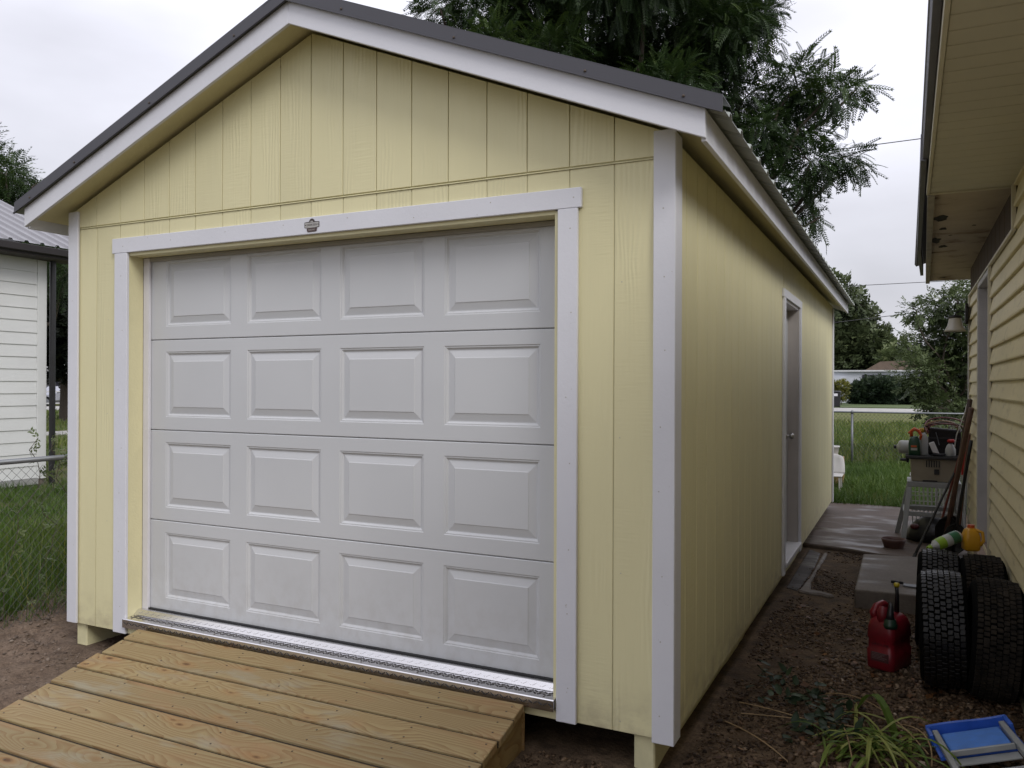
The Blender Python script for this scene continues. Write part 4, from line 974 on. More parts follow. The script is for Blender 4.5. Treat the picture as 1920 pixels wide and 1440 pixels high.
def strap(mb, b, az, L, w, arch):
    pts = []; t = Vector((math.cos(az), math.sin(az), 0)); s = Vector((-math.sin(az), math.cos(az), 0)); V = []; F = []
    N_ = 8; nseg = N_
    for i in range(N_+1):
        u = i/N_; hx = L*(u*.9); hz = L*arch*(u*1.5-1.55*u*u); ww = w*(1-.2*u)*(1 if u < .75 else (1-u)*4+.02)
        c = Vector(b)+t*hx+Vector((0,0,max(hz, .006-.12*0)))
        V += [c-s*ww, c+Vector((0,0,-ww*.5)), c+s*ww]
    for i in range(nseg): a_ = 3*i; F += [(a_,a_+1,a_+4,a_+3),(a_+1,a_+2,a_+5,a_+4)]
    mb.add(V, F)
for grp, (n_, nm) in enumerate(((62, 'leaf'),)):
    for k in range(n_):
        mb = MB(); strap(mb, (.74+random.gauss(0, .09), .60+random.gauss(0, .09), -.135), random.uniform(0, 6.28), random.uniform(.14, .42), random.uniform(.005, .011), random.uniform(.1, .95))
        o = mb.build('leaf', M_strap, LY, recalc=False); a = o.data.attributes.new('tone', 'FLOAT', 'FACE'); a.data.foreach_set('value', [random.uniform(.1, .95)]*len(o.data.polygons))
mb = MB(); strap(mb, (.82, .80, -.13), 2.3, .30, .022, 1.3); o = mb.build('leaf', M_strap, LY, recalc=False); a = o.data.attributes.new('tone', 'FLOAT', 'FACE'); a.data.foreach_set('value', [.25]*len(o.data.polygons))
STL = ['long pale stalk lying nearest the garage corner, bent in the middle', 'pale stalk nearest the bottom edge left of the leafy weed', 'arching dry stalk rising over the wide green leaf beside the blue ladder top', 'straight reddish stalk crossing the front of the dark broad-leaved weed', 'short upright straw standing at the left edge of the strap-leaved clump', 'brown curved stalk between the clump and the blue ladder top']
for k, (a, b, c) in enumerate((((.12,.85,-.115),(.32,.80,-.10),(.55,.72,-.11)), ((.10,.60,-.12),(.28,.50,-.115),(.42,.30,-.12)), ((.5,1.15,-.11),(.72,1.10,-.03),(.95,.62,-.11)), ((.15,.72,-.118),(.4,.76,-.105),(.68,.78,-.11)), ((.60,.75,-.1),(.63,.6,-.06),(.66,.42,-.1)), ((.82,.9,-.11),(.98,.75,-.03),(.96,.5,-.11)))):
    P3 = [Vector(a).lerp(Vector(b), t)*(1-t)+Vector(b).lerp(Vector(c), t)*t for t in np.linspace(0, 1, 9)]
    tag(MB().tube(P3, .0028, 5).build('dry_stalk', M_straw, None, org=a), STL[k], 'stalk', 'dry stalks by the strap-leaved clump')
print('S3 ok')
# ------------------------------------------------------------ fences
M_wire = plain('fence_wire', (.10,.10,.10), .5, .1, 10, metal=.5)
def chain(name, ax, fixed, a, b, zb, zt, posts, label, pitch=.062, wr=.0014, rail=.018):
    loc = (fixed, (a+b)/2, -.135) if ax == 'y' else ((a+b)/2, fixed, -.135)
    t = thing(name, loc, label, 'fence')
    P = (lambda s, z, o=0: (fixed+o, s, z)) if ax == 'y' else (lambda s, z, o=0: (s, fixed+o, z))
    MB().tube([P(a, zt), P(b, zt)], rail, 10).build('top_rail', M_galv, t, smooth=True)
    for p in posts:
        mb = MB().tube([P(p, -.3), P(p, zt-.022)], .024, 10); mb.lathe([(.029,0),(.029,.045),(.016,.065)], P(p, zt-.03), 10)
        mb.build('post', M_galv, t, smooth=True)
    # woven diagonals: each wire zig-zags between neighbours
    V = []; F = []; Hh = zt-.035-zb; off = .03
    def seg(p, q):
        b0 = len(V); p = Vector(p); q = Vector(q); d = (q-p).normalized(); n1 = Vector(P(0, 0, 1))-Vector(P(0, 0, 0)); n2 = d.cross(n1)
        for c in (p, q):
            for k in range(3): an = 2.09*k; V.append(tuple(c+n1*wr*math.cos(an)+n2*wr*math.sin(an)))
        for k in range(3): F.append((b0+k, b0+(k+1)%3, b0+3+(k+1)%3, b0+3+k))
    s = a-Hh
    while s < b:
        for sg in (1, -1):
            s0, s1 = (s, s+Hh) if sg > 0 else (s+Hh, s); z0, z1 = zb, zb+Hh
            # clip to [a,b]
            def cl(sv): return z0+(sv-s0)/(s1-s0)*(z1-z0)
            lo, hi = max(min(s0, s1), a), min(max(s0, s1), b)
            if hi-lo > .01: seg(P(lo, cl(lo), off+.002*sg), P(hi, cl(hi), off+.002*sg))
        s += pitch
    npmesh('wire_mesh', V, F, M_wire, t, None)
    kn = MB()
    return t
chain('wire_fence', 'y', -4.33, -2.4, 9.5, -.12, .948, [-2.2, .98, 4.0, 7.0], 'near chain-link fence with a grey pipe top rail, left of the garage')
chain('wire_fence', 'x', 14.5, -7.0, 6.0, -.11, .935, [-3.2, -.15, 2.9], 'galvanised chain-link fence closing the back of the yard behind the patio', pitch=.075, wr=.0022)
# curled wire ends over the near rail
# white rail fence beyond the side road
RF = thing('rail_fence', (-43.3, 28, -.1), 'low white board rail fence beyond the side street, far left', 'fence')
M_wp = plain('white_paint_plain', (.62,.62,.64), .5)
for zz in (.95, .28, -.02): B(-43.34, -43.28, 5, 46, zz, zz+.07).build('rail', M_wp, RF)
for yy in range(5, 47, 3): B(-43.3, -43.2, yy, yy+.1, -.15, 1.06).build('post', M_wp, RF)
# parked car, far left
CR = thing('parked_car', (-53.6, 34.2, -.1), 'silver parked car far away in the gap at the left', 'car')
body = [(0,.28),(.1,.62),(.9,.82),(1.5,.86),(2.1,1.34),(3.3,1.38),(4.1,.95),(4.45,.9),(4.5,.35)]
def carp(y0, y1, pts): return MB().prism([(p[0]-55.8, p[1]-.1) for p in pts], 'y', y0, y1)
mb = MB().prism([(p[0]+32, p[1]-.1) for p in body], 'x', -54.5, -52.8); mb.build('body', plain('silver_paint', (.42,.43,.48), .25, metal=.5), CR, bevel=.08, seg=2)
MB().prism([(33.65,.80),(34.15,1.18),(35.25,1.20),(35.85,.84)], 'x', -54.51, -52.785).build('side_window', plain('dark_glass', (.02,.02,.03), .1), CR)
for yy in (32.9, 35.7):
    for xx in (-54.5, -53.0): 
        w_ = MB().lathe([(.2,0),(.33,.0),(.33,.2),(.2,.2)], (xx, yy, .22), 16, 'x').build('wheel', M_rub, CR)
        MB().lathe([(.19,-.005),(.19,.205)], (xx, yy, .22), 12, 'x').build('rim', M_galv, w_)
# house with a pale roof, far left
FH = thing('far_house', (-62, 38, -.1), 'distant house with a pale roof behind the dark trees at far left', 'house')
B(-68, -58, 30, 46, -.1, 2.2).build('wall', plain('grey_wall', (.10,.10,.11), .8), FH)
MB().prism([(-57.4, 2.2), (-63, 4.1), (-68.6, 2.2)], 'y', 29.5, 46.5).build('roof', plain('pale_roof', (.34,.34,.33), .8), FH)
for yy in (33, 37, 41): f_ = B(-58.0, -57.95, yy, yy+1.3, .8, 1.9).build('window', M_wp, FH); B(-57.955, -57.93, yy+.1, yy+1.2, .9, 1.8).build('pane', bpy.data.materials['dark_glass'], f_)
# low white building across the road
WH = thing('low_building', (-1.5, 80, -.1), 'low white flat-fronted building with a dark window across the road', 'building')
M_ww = plain('white_stucco', (.52,.54,.58), .7, .08, 1)
hw = MB()
hw.box(-9, 5, 79, 88, -.1, 2.84).build('wall', M_ww, WH)
B(-9.2, -4.45, 78.5, 78.98, -.1, 2.3).build('wing', M_ww, WH)
f_ = B(-3.0, -.75, 78.93, 78.985, 1.85, 2.55).build('window', plain('dark_frame', (.03,.03,.035), .4), WH)
for k in range(3): B(-2.93+k*.74, -2.27+k*.74, 78.90, 78.928, 1.9, 2.5).build('pane', bpy.data.materials['dark_glass'], f_)
B(-9.2, 5.3, 78.7, 88.2, 2.845, 2.98).build('parapet', plain('white_edge', (.62,.63,.64), .5), WH)
MB().prism([(-2.8, 2.99), (6, 2.99), (5.2, 4.0), (-1.5, 3.8)], 'y', 80, 87).build('roof', plain('brown_shingle', (.13,.095,.07), .9, .3, 3), WH)
BN = thing('wheeled_bin', (-3.93, 60.9, -.1), 'black wheeled rubbish bin standing at the far side of the road', 'bin')
MB().hexa([(-4.2,60.6,-.05),(-3.66,60.6,-.05),(-3.66,61.2,-.05),(-4.2,61.2,-.05),(-4.26,60.5,1.02),(-3.60,60.5,1.02),(-3.60,61.3,1.02),(-4.26,61.3,1.02)]).build('body', M_black, BN, bevel=.04)
MB().hexa([(-4.3,60.46,1.03),(-3.56,60.46,1.03),(-3.56,61.4,1.03),(-4.3,61.4,1.03),(-4.22,60.55,1.13),(-3.64,60.55,1.13),(-3.64,61.4,1.13),(-4.22,61.4,1.13)]).build('lid', M_black, BN, bevel=.03)
B(-4.08, -3.78, 60.47, 60.50, .74, .93).build('mark', M_wp, BN)
for xx in (-4.2, -3.72): MB().lathe([(.13,0),(.13,.06)], (xx, 61.2, .03), 12, 'x').build('wheel', M_rub, BN)
# overhead wires
def wire(a, b, r, label, sag=.35):
    P3 = [Vector(a).lerp(Vector(b), t)-Vector((0,0,sag*4*t*(1-t))) for t in np.linspace(0, 1, 17)]
    tag(MB().tube(P3, r, 4, caps=False).build('power_line', M_black, None, org=a, recalc=False), label, 'wire', 'overhead wires')
wire((-24.8, 17.2, 6.61), (11.05, 35.2, 12.16), .017, 'thickest overhead wire running from the big tree to the near eave', .0)
wire((-38, 45.0, 6.8), (34, 79.8, 11.2), .022, 'upper of the two thin wires seen below the garage eave line', .0)
wire((-25, 40.2, 2.4), (28, 65, 9.7), .020, 'lower thin wire crossing above the slender poplar', .0)

# ------------------------------------------------------------ concrete step, tyres and can
ST = MB().prism([(.525,3.06),(1.385,3.10),(1.385,4.58),(.52,4.44)], 'z', -.2, -.006).build('concrete_step', M_conc2, None, org=(.95, 3.8, -.14), bevel=.012, seg=2)
tag(ST, 'low grey concrete step with dirt stains in front of the house doorway', 'step')
def tyre_mat(name, c, r, dust):
    t = MT(name); t.b.inputs['Specular IOR Level'].default_value = .35 if r < .5 else .12; n_ = t.noise(t.pos(), 14, 5, .6); c_ = t.mix(t.math('MULTIPLY', t.mr(n_, .35, .7), dust), c, (.10,.08,.06)); t.col(c_); t.rough(t.mr(n_, .3, .7, r, r+.2)); return t.m
M_ty1 = tyre_mat('wet_black_tyre', (.0045,.0045,.005), .28, .05); M_ty2 = tyre_mat('dusty_tyre', (.0085,.008,.0075), .8, .3); M_tyg = plain('tyre_groove', (.004,.004,.004), .95, spec=.05)
M_rim = plain('dark_steel_rim', (.03,.03,.03), .5, metal=.4)
RAD = .305; HWD = .108
def tread(rows, nb, blk_h=.009, stag=0., dbl=False):
    mb = MB(); rw = 2*HWD*.88/rows
    for r_ in range(rows):
        xc = -HWD*.88+rw*(r_+.5); k0 = (r_ % 2)*.5
        for k in range(nb):
            a = 2*math.pi*(k+k0+random.uniform(-.09,.09))/nb; L = 2*math.pi*RAD/nb*random.uniform(.66,.86)
            crown = RAD-.0115-.026*(xc/HWD)**4-random.uniform(0,.0022)
            sk = random.uniform(.15,.6)*(1 if r_ % 2 else -1)
            t = Vector((0, -math.sin(a), math.cos(a))); n_ = Vector((0, math.cos(a), math.sin(a))); X_ = Vector((1,0,0))
            t2 = (t+X_*sk*.4).normalized(); M_ = Matrix((X_, t2, X_.cross(t2))).transposed()
            mb.obox(n_*crown+X_*xc, (rw*.88, L, blk_h*2), M_)
    return mb
def tyre(x, y, z, label, mat, rows, nb, lean=0., name='tyre'):
    T_ = thing(name, (x, y, z), label, 'tyre', 'tyres stood against the house wall')
    prof = [(.185,-.085),(.195,-.098),(.225,-.112),(.258,-.113),(.275,-.104),(.282,-.085),(.2895,-.04),(.290,0),(.2895,.04),(.282,.085),(.275,.104),(.258,.113),(.225,.112),(.195,.098),(.185,.085)]
    MB().lathe(prof, (x, y, z), 48, 'x', caps=False).build('carcass', M_tyg, T_, smooth=True)
    tr = tread(rows, nb); tr.v = [(a+x, b+y, c+z) for a, b, c in tr.v]; o = tr.build('tread', mat, T_, bevel=.0015); o['kind'] = 'stuff'
    MB().lathe([(.188,-.09),(.175,-.085),(.165,-.05),(.06,-.02),(.03,-.02),(.03,-.035),(.001,-.035)], (x, y, z), 24, 'x', caps=False).build('rim', M_rim, T_, smooth=True)
    T_.rotation_euler = (0, lean, 0); return T_
zt = -.135+RAD+.004
tyre(1.035, 1.60, zt, 'glossy wet black tyre with chunky tread, front left of the four', M_ty1, 7, 60, R(-2))
tyre(1.262, 1.52, zt+.0, 'dusty grey-black tyre leaning on the siding, front right of the four', M_ty2, 7, 72, R(3))
tyre(1.030, 2.225, zt, 'wet black tyre directly behind the glossy front tyre', M_ty1, 7, 60, R(2))
tyre(1.262, 2.16, zt+.0, 'dusty tyre behind the front right one, next to the house wall', M_ty2, 7, 72, R(-1))

# red fuel can
CN = thing('fuel_can', (.775, 1.83, -.135), 'red plastic fuel can with a black spout beside the front tyres', 'fuel can')
def red_mat():
    t = MT('faded_red_plastic'); n_ = t.noise(t.pos(), 9, 5, .6); t.col(t.mix(t.mr(n_, .35, .7), (.22,.010,.020), (.12,.007,.013))); t.rough(t.mr(n_, .3, .7, .28, .5)); return t.m
M_red = red_mat()
def rr(cx, cy, hx, hy, r, z, n=5, yaw=0., tx=0., ty=0.):
    P_ = []
    for (sx, sy, a0) in ((1,1,0),(-1,1,90),(-1,-1,180),(1,-1,270)):
        for k in range(n):
            a = R(a0+90*k/(n-1)); x = sx*(hx-r)+r*math.cos(a); y = sy*(hy-r)+r*math.sin(a)
            P_.append((cx+x*math.cos(yaw)-y*math.sin(yaw), cy+x*math.sin(yaw)+y*math.cos(yaw), z+tx*x+ty*y))
    return P_
cx, cy, yw = .775, 1.83, R(-24)
secs = [(-.135,.090,.125,.03),(-.125,.098,.135,.035),(-.03,.100,.138,.035),(-.022,.093,.131,.035),(.03,.093,.131,.035),(.04,.100,.137,.035),(.10,.097,.130,.04),(.135,.088,.118,.045),(.155,.070,.098,.045)]
MB().loft([rr(cx, cy, hx*.80, hy*.9, r*.9, z, 5, yw) for z, hx, hy, r in secs]).build('body', M_red, CN, smooth=True)
def cl(x, y, z): return (cx+x*math.cos(yw)-y*math.sin(yw), cy+x*math.sin(yw)+y*math.cos(yw), z)
MB().tube([cl(-.05,-.06,.13), cl(-.055,-.072,.172), cl(-.05,-.05,.200), cl(-.045,.02,.205), cl(-.045,.07,.18), cl(-.045,.085,.13)], [.024,.023,.021,.021,.021,.024], 10).build('grip', M_red, CN, smooth=True)
MB().tube([cl(.0,-.075,.12), cl(0,-.08,.185), cl(-.0,-.07,.212)], [.034,.03,.022], 10).build('shoulder', M_red, CN, smooth=True)
MB().lathe([(.036,0),(.038,.022),(.034,.026),(.03,.05)], cl(.045,-.085,.105), 14).build('spout_collar', plain('dark_green_collar', (.01,.035,.02), .4), CN, smooth=True)
MB().tube([cl(.045,-.085,.15), cl(.045,-.083,.185), cl(.043,-.072,.215), cl(.035,-.055,.235)], [.024,.019,.014,.012], 10).build('spout', M_black, CN, smooth=True)
nzl = MB().tube([cl(.0,.09,.15), cl(.0,.095,.26), cl(-.0,.09,.298)], [.014,.010,.011], 8).build('vent_tube', M_black, CN, smooth=True)
MB().lathe([(.013,0),(.016,.008),(.016,.02),(.01,.024)], cl(0,.09,.298), 10).build('yellow_cap', plain('yellow_plastic', (.42,.33,.02), .4), nzl, smooth=True)
# printed label: dark ink block with pale lettering
def facebox(u0, u1, z0, z1, d0, d1):  # on the front (local -y) face
    mb = MB(); P8 = []
    for z in (z0, z1):
        for (u, v) in ((u0, -d1), (u1, -d1), (u1, -d0), (u0, -d0)): P8.append(cl(u, v, z))
    return mb.hexa(P8)
facebox(-.045, .055, -.085, -.035, .1244, .1262).build('label', plain('faded_black_print', (.07,.018,.02), .6), CN)
lbl = bpy.data.objects['label']; M_prt = plain('pale_print', (.16,.11,.11), .6)
text('GASOLINE', .021, cl(.005, -.1190, .008), (R(90), 0, yw), M_black, CN)
for k in range(5): facebox(-.040, .045-.012*(k % 3), -.040-.008*k, -.037-.008*k, .1262, .1266).build('print_line', M_prt, lbl)

# pot/basin and scraps on the step
PT = MB().lathe([(.085,0),(.105,.06),(.112,.085),(.106,.087),(.097,.06),(.078,.008),(.0005,.008)], (.745, 5.42, -.105), 24, caps=False).build('clay_pot', plain('dark_terracotta', (.10,.050,.042), .5, .2), None, org=(.745, 5.42, -.105), smooth=True)
tag(PT, 'shallow dark terracotta dish on the wet patio behind the step', 'dish')
TR = thing('hand_trowel', (.84, 3.33, 0), 'small dark trowel lying on the concrete step near the tyres', 'trowel')
MB().tube([(.76,3.35,.012),(.80,3.34,.014),(.84,3.33,.014)], [.011,.013,.009], 8).build('handle', M_black, TR, smooth=True)
MB().prism([(.84,3.30),(.92,3.28),(.97,3.30),(.92,3.36),(.84,3.36)], 'z', -.003, .006).build('blade', M_galv, TR)

# ------------------------------------------------------------ saw stand and the clutter on it
zf = -.105
SW = thing('table_saw', (1.09, 6.0, zf), 'beige bench saw on a splayed pale metal stand against the house corner', 'table saw')
M_leg = plain('dull_aluminium', (.33,.34,.34), .45, .15, 15, metal=.35)
M_bei = plain('beige_plastic_housing', (.30,.265,.20), .55, .15, 10)
ztop = .765
for (tx_, ty_, bx_, by_) in ((.885,5.80,.825,5.72),(.895,6.20,.765,6.30),(1.30,5.80,1.355,5.74),(1.30,6.20,1.36,6.28)):
    MB().bar((bx_,by_,zf), (tx_,ty_,.50), .048, .03, (0,1,0)).build('leg', M_leg, SW, bevel=.003)
for a, b in (((.855,5.765,.185),(1.325,5.765,.185)), ((.835,6.25,.185),(1.33,6.25,.185))): MB().bar(a, b, .022, .045).build('stretcher', M_leg, SW, bevel=.003)
MB().bar((.845,5.77,.2), (.84,6.24,.2), .04, .02).build('stretcher', M_leg, SW); MB().bar((1.328,5.77,.2), (1.332,6.24,.2), .04, .02).build('stretcher', M_leg, SW)
B(.86, 1.34, 5.775, 6.22, .452, .505).build('stand_rail', M_leg, SW, bevel=.004)
hs_ = MB().hexa([(.90,5.80,.506),(1.31,5.80,.506),(1.31,6.18,.506),(.90,6.18,.506),(.885,5.78,.735),(1.325,5.78,.735),(1.325,6.2,.735),(.885,6.2,.735)]).build('housing', M_bei, SW, bevel=.012, seg=2)
for k in range(6): B(1.03+k*.022, 1.04+k*.022, 5.775, 5.785, .655, .72).build('vent', M_black, hs_)
B(1.10, 1.145, 5.772, 5.79, .585, .635).build('switch', M_black, hs_, bevel=.003)
B(1.0, 1.13, 5.783, 5.797, .512, .524).build('slot', M_black, hs_)
B(.845, 1.36, 5.74, 6.24, .736, .765).build('table_top', plain('dark_cast_table', (.03,.03,.03), .35, metal=.3), SW, bevel=.004)
MB().lathe([(.0,0),(.015,.0),(.015,.05),(.03,.055),(.03,.075),(.012,.08)], (.80,5.86,.715), 12, 'x').build('crank', M_black, SW)
# things on top
zt2 = .766
M_wpl = plain('milky_plastic', (.40,.41,.40), .4)
t = thing('jug', (.83, 5.97, zt2), 'white plastic jug lying on its side at the left end of the saw table', 'jug')
MB().lathe([(.018,-.075),(.03,-.062),(.06,-.05),(.068,-.03),(.068,.12),(.06,.14),(.03,.145)], (.835, 5.97, zt2+.069), 18, 'x').build('body', M_wpl, t, smooth=True)
MB().lathe([(.016,-.10),(.019,-.098),(.019,-.076)], (.835, 5.97, zt2+.069), 12, 'x').build('cap', M_black, t)
MB().lathe([(.0695,.045),(.0695,.053)], (.835, 5.97, zt2+.069), 18, 'x', caps=False).build('strap', M_black, t)
t = thing('weed_killer_bottle', (.925, 5.82, zt2), 'dark green bottle with an orange hooped handle on the saw table', 'bottle')
MB().loft([rr(.925, 5.82, hx, hy, r, z, 4) for z, hx, hy, r in ((zt2,.050,.034,.015),(zt2+.01,.054,.038,.018),(zt2+.12,.054,.038,.018),(zt2+.16,.046,.034,.018),(zt2+.19,.028,.024,.014))]).build('body', plain('dark_green_plastic', (.008,.045,.022), .35), t, smooth=True)
M_org = plain('orange_plastic', (.50,.075,.012), .4)
MB().tube([(.90,5.82,zt2+.185),(.895,5.82,zt2+.235),(.925,5.82,zt2+.262),(.962,5.82,zt2+.245),(.985,5.82,zt2+.20),(.978,5.82,zt2+.155)], [.017,.018,.018,.017,.014,.010], 8).build('handle', M_org, t, smooth=True)
MB().tube([(.885,5.82,zt2+.225),(.868,5.82,zt2+.222)], [.013,.008], 8).build('nozzle', M_org, t)
lb = MB().box(.890,.955,5.7805,5.7818,zt2+.045,zt2+.105).build('label', plain('green_label', (.05,.10,.05), .5), t)
B(.895,.945,5.7795,5.7804,zt2+.082,zt2+.10).build('label_band', M_org, lb); B(.895,.95,5.7795,5.7804,zt2+.052,zt2+.072).build('label_band', M_wpl, lb)
t = thing('spray_bottle', (1.005, 5.90, zt2), 'white squared bottle with a yellow cap just right of the orange-handled bottle', 'bottle')
MB().loft([rr(1.005, 5.90, hx, hy, r, z, 4) for z, hx, hy, r in ((zt2,.040,.03,.012),(zt2+.01,.044,.034,.014),(zt2+.17,.044,.034,.014),(zt2+.205,.030,.026,.012),(zt2+.225,.018,.018,.010))]).build('body', M_wpl, t, smooth=True)
MB().lathe([(.024,0),(.026,.03),(.020,.045)], (.99, 5.90, zt2+.226), 12).build('cap', plain('yellow_cap_plastic', (.45,.30,.03), .4), t, smooth=True)
MB().lathe([(.046,0),(.05,.03),(.04,.06),(.03,.062)], (.88, 5.96, zt2+.16), 12).build('collar', M_galv, t, smooth=True) if False else None
t = thing('tool_case', (1.19, 6.05, zt2), 'black open tool case at the back of the saw table under the hoses', 'case')
MB().hexa([(1.05,6.0,zt2),(1.35,6.0,zt2),(1.35,6.18,zt2),(1.05,6.18,zt2),(1.06,5.98,zt2+.27),(1.345,5.98,zt2+.25),(1.345,6.18,zt2+.25),(1.06,6.18,zt2+.27)]).build('body', plain('sooty_black_case', (.012,.010,.010), .75), t, bevel=.012)
B(1.05, 1.34, 5.972, 5.978, zt2+.16, zt2+.175).build('seam', M_black, t)
MB().tube([(1.12,5.97,zt2+.23),(1.14,5.965,zt2+.15),(1.15,5.96,zt2+.1)], .004, 5).build('catch', M_galv, t)
CL = thing('cable_coil', (1.19, 6.02, zt2+.3), 'tangled maroon and grey hoses looped over the black case', 'hose')
cols_ = [plain('maroon_hose', (.14,.03,.04), .5), plain('pinkish_hose', (.30,.13,.13), .5), plain('grey_hose', (.13,.11,.10), .5), plain('tan_hose', (.28,.18,.09), .5)]
for k in range(8):
    P3 = []; ph = random.uniform(-.4, .4); rx_ = random.uniform(.13, .19); rz_ = random.uniform(.03, .10); cz = zt2+.27+random.uniform(-.02, .03)
    for a in np.linspace(-.35, math.pi+.55, 22): P3.append((1.19+ph*.05+rx_*math.cos(a), 5.99+.10*math.sin(a*1.7+k)+.04*math.cos(k), cz+rz_*math.sin(a)-.05*max(0, a-math.pi)))
    MB().tube(P3, .006 if k % 2 else .0075, 6).build('loop', cols_[k % 4], CL, smooth=True)
t = thing('label_card', (1.09, 5.80, zt2), 'small white cardboard packet tilted among the clutter on the saw table', 'packet')
MB().obox((1.10,5.80,zt2+.075), (.05,.03,.13), Matrix.Rotation(R(-22), 3, 'Y')).build('packet_body', M_wp, t, bevel=.004)
MB().tube([(1.09,5.79,zt2+.02),(1.16,5.785,zt2+.012),(1.20,5.80,zt2+.02)], [.018,.014,.010], 8).build('drill_bit_tube', M_black, t)
t = thing('white_flask', (1.245, 5.84, zt2), 'small white flask with a red lid on the right of the saw table', 'bottle')
MB().lathe([(.042,0),(.048,.01),(.046,.07),(.030,.11),(.018,.125)], (1.245, 5.84, zt2), 14).build('body', M_wpl, t, smooth=True)
MB().lathe([(.034,0),(.036,.02),(.022,.028)], (1.252, 5.84, zt2+.14), 12).build('lid', plain('bright_red_plastic', (.45,.02,.02), .4), t, smooth=True)
t = thing('red_scoop', (1.365, 5.5, .9), 'bright red plastic scoop hung upright against the end of the siding', 'scoop')
MB().loft([rr(1.355, 5.5, hx, hy, .008, z, 3) for z, hx, hy in ((.83,.012,.02),(.88,.018,.04),(1.02,.02,.05),(1.08,.012,.04),(1.13,.008,.015))]).build('blade', bpy.data.materials['bright_red_plastic'], t, smooth=True)
MB().tube([(1.35,5.5,.84),(1.335,5.5,.70),(1.33,5.5,.62)], .010, 8).build('handle', bpy.data.materials['bright_red_plastic'], t)

# long-handled tools leaning on the wall
M_hnd = plain('weathered_brown_handle', (.115,.060,.040), .6, .35, 20)
def tool(name, a, b, r0, r1, label, mat, head):
    t = thing(name, a, label, 'tool', 'long-handled tools leaning by the saw')
    a = Vector(a); b = Vector(b); P3 = [a.lerp(b, s)+Vector((0, 0, 0)) for s in np.linspace(0, 1, 7)]
    MB().tube(P3, [r0+(r1-r0)*i/6 for i in range(7)], 8).build('handle', mat, t, smooth=True)
    d = (b-a).normalized()
    if head == 'shovel':
        X_ = Vector((1,0,0)); u = X_.cross(d).normalized(); s_ = d.cross(u)
        prof = [(.0,.03),(.04,.075),(.12,.10),(.22,.09),(.28,.04),(.30,.005)]; V = []; F = []
        for h, w in prof: V += [a-d*(h-.26)-s_*w+u*.02, a-d*(h-.26)+u*-.008, a-d*(h-.26)+s_*w+u*.02]
        for i in range(len(prof)-1): q = 3*i; F += [(q,q+1,q+4,q+3),(q+1,q+2,q+5,q+4)]
        o = MB().add(V, F).build('blade', M_rim, t, recalc=False); sm = o.modifiers.new('solid', 'SOLIDIFY'); sm.thickness = .004
    if head == 'pole':
        MB().tube([a, a+d*.05], r0*1.25, 8).build('ferrule', M_rim, t)
    return t
tool('shovel', (1.175,5.28,.03), (1.358,4.74,1.27), .020, .022, 'thick brown shovel handle, nearest of the tools leaning on the wall', M_hnd, 'shovel')
tool('spade', (1.20,5.38,.02), (1.36,4.95,1.34), .018, .021, 'dark brown spade handle standing just behind the nearest one', plain('dark_brown_handle', (.06,.035,.028), .6, .3, 20), 'shovel')
tool('pry_bar', (.915,4.93,-.10), (1.33,5.50,.80), .012, .010, 'thin dark bar slanting up from the step in front of the saw legs', M_rim, 'pole')
tool('rake', (1.27,5.2,-.05), (1.372,5.25,1.02), .014, .014, 'short rusty rake handle close against the siding', plain('rusty_handle', (.13,.05,.03), .7, .3, 20), 'pole')
tool('hoe', (1.235,5.12,-.04), (1.372,4.98,.98), .015, .014, 'black-handled tool leaning lowest in the cluster by the wall', M_black, 'shovel')
tool('broom', (1.10,5.50,-.07), (1.33,5.36,.93), .011, .011, 'thin red-brown pole leaning behind the thick brown handles', plain('red_brown_pole', (.16,.035,.025), .55, .3, 20), 'pole')
CD = tag(MB().tube([(1.372,5.40,2.0),(1.372,5.40,1.33),(1.345,5.38,1.22),(1.28,5.45,1.0),(1.265,5.5,.88)], .006, 6).build('dangling_wire', M_wp, None, org=(1.372,5.4,1.3)), 'thin white cord hanging down the house corner to the saw table', 'cord')

# baskets
def basket(name, c, w, d, h, label, mat, taper=.85, holes=True, cat='basket'):
    t = thing(name, c, label, cat); x, y, z = c
    MB().hexa([(x-w*taper/2,y-d*taper/2,z),(x+w*taper/2,y-d*taper/2,z),(x+w*taper/2,y+d*taper/2,z),(x-w*taper/2,y+d*taper/2,z),(x-w*taper/2-.001,y-d*taper/2,z+.006),(x+w*taper/2,y-d*taper/2,z+.006),(x+w*taper/2,y+d*taper/2,z+.006),(x-w*taper/2,y+d*taper/2,z+.006)]).build('base', mat, t)
    n = 10; rows = 6
    mb = MB(); cs = [(-1,-1),(1,-1),(1,1),(-1,1)]
    for q in range(4):
        (ax, ay), (bx, by) = cs[q], cs[(q+1) % 4]
        for k in range(n+1):
            s = k/n; ux, uy = ax+(bx-ax)*s, ay+(by-ay)*s
            mb.bar((x+ux*w*taper/2, y+uy*d*taper/2, z), (x+ux*w/2, y+uy*d/2, z+h), .010, .003)
        for r_ in range(rows+1):
            f = r_/rows; tp = taper+(1-taper)*f
            mb.bar((x+ax*w*tp/2, y+ay*d*tp/2, z+h*f), (x+bx*w*tp/2, y+by*d*tp/2, z+h*f), .004, .010 if r_ < rows else .02)
    mb.build('lattice', mat, t); return t
M_bsk = plain('white_basket_plastic', (.50,.50,.49), .5)
basket('laundry_basket', (1.10, 6.55, zf), .42, .36, .60, 'white latticed plastic basket showing through the legs of the saw stand', M_bsk)
basket('crate', (1.37, 6.0, zf+.36), .02, .02, .02, 'x', M_bsk) if False else None
basket('tall_basket', (1.30, 6.9, zf), .30, .30, .82, 'taller greyish white basket between the saw stand and the house corner', plain('greyish_basket', (.38,.38,.37), .5))
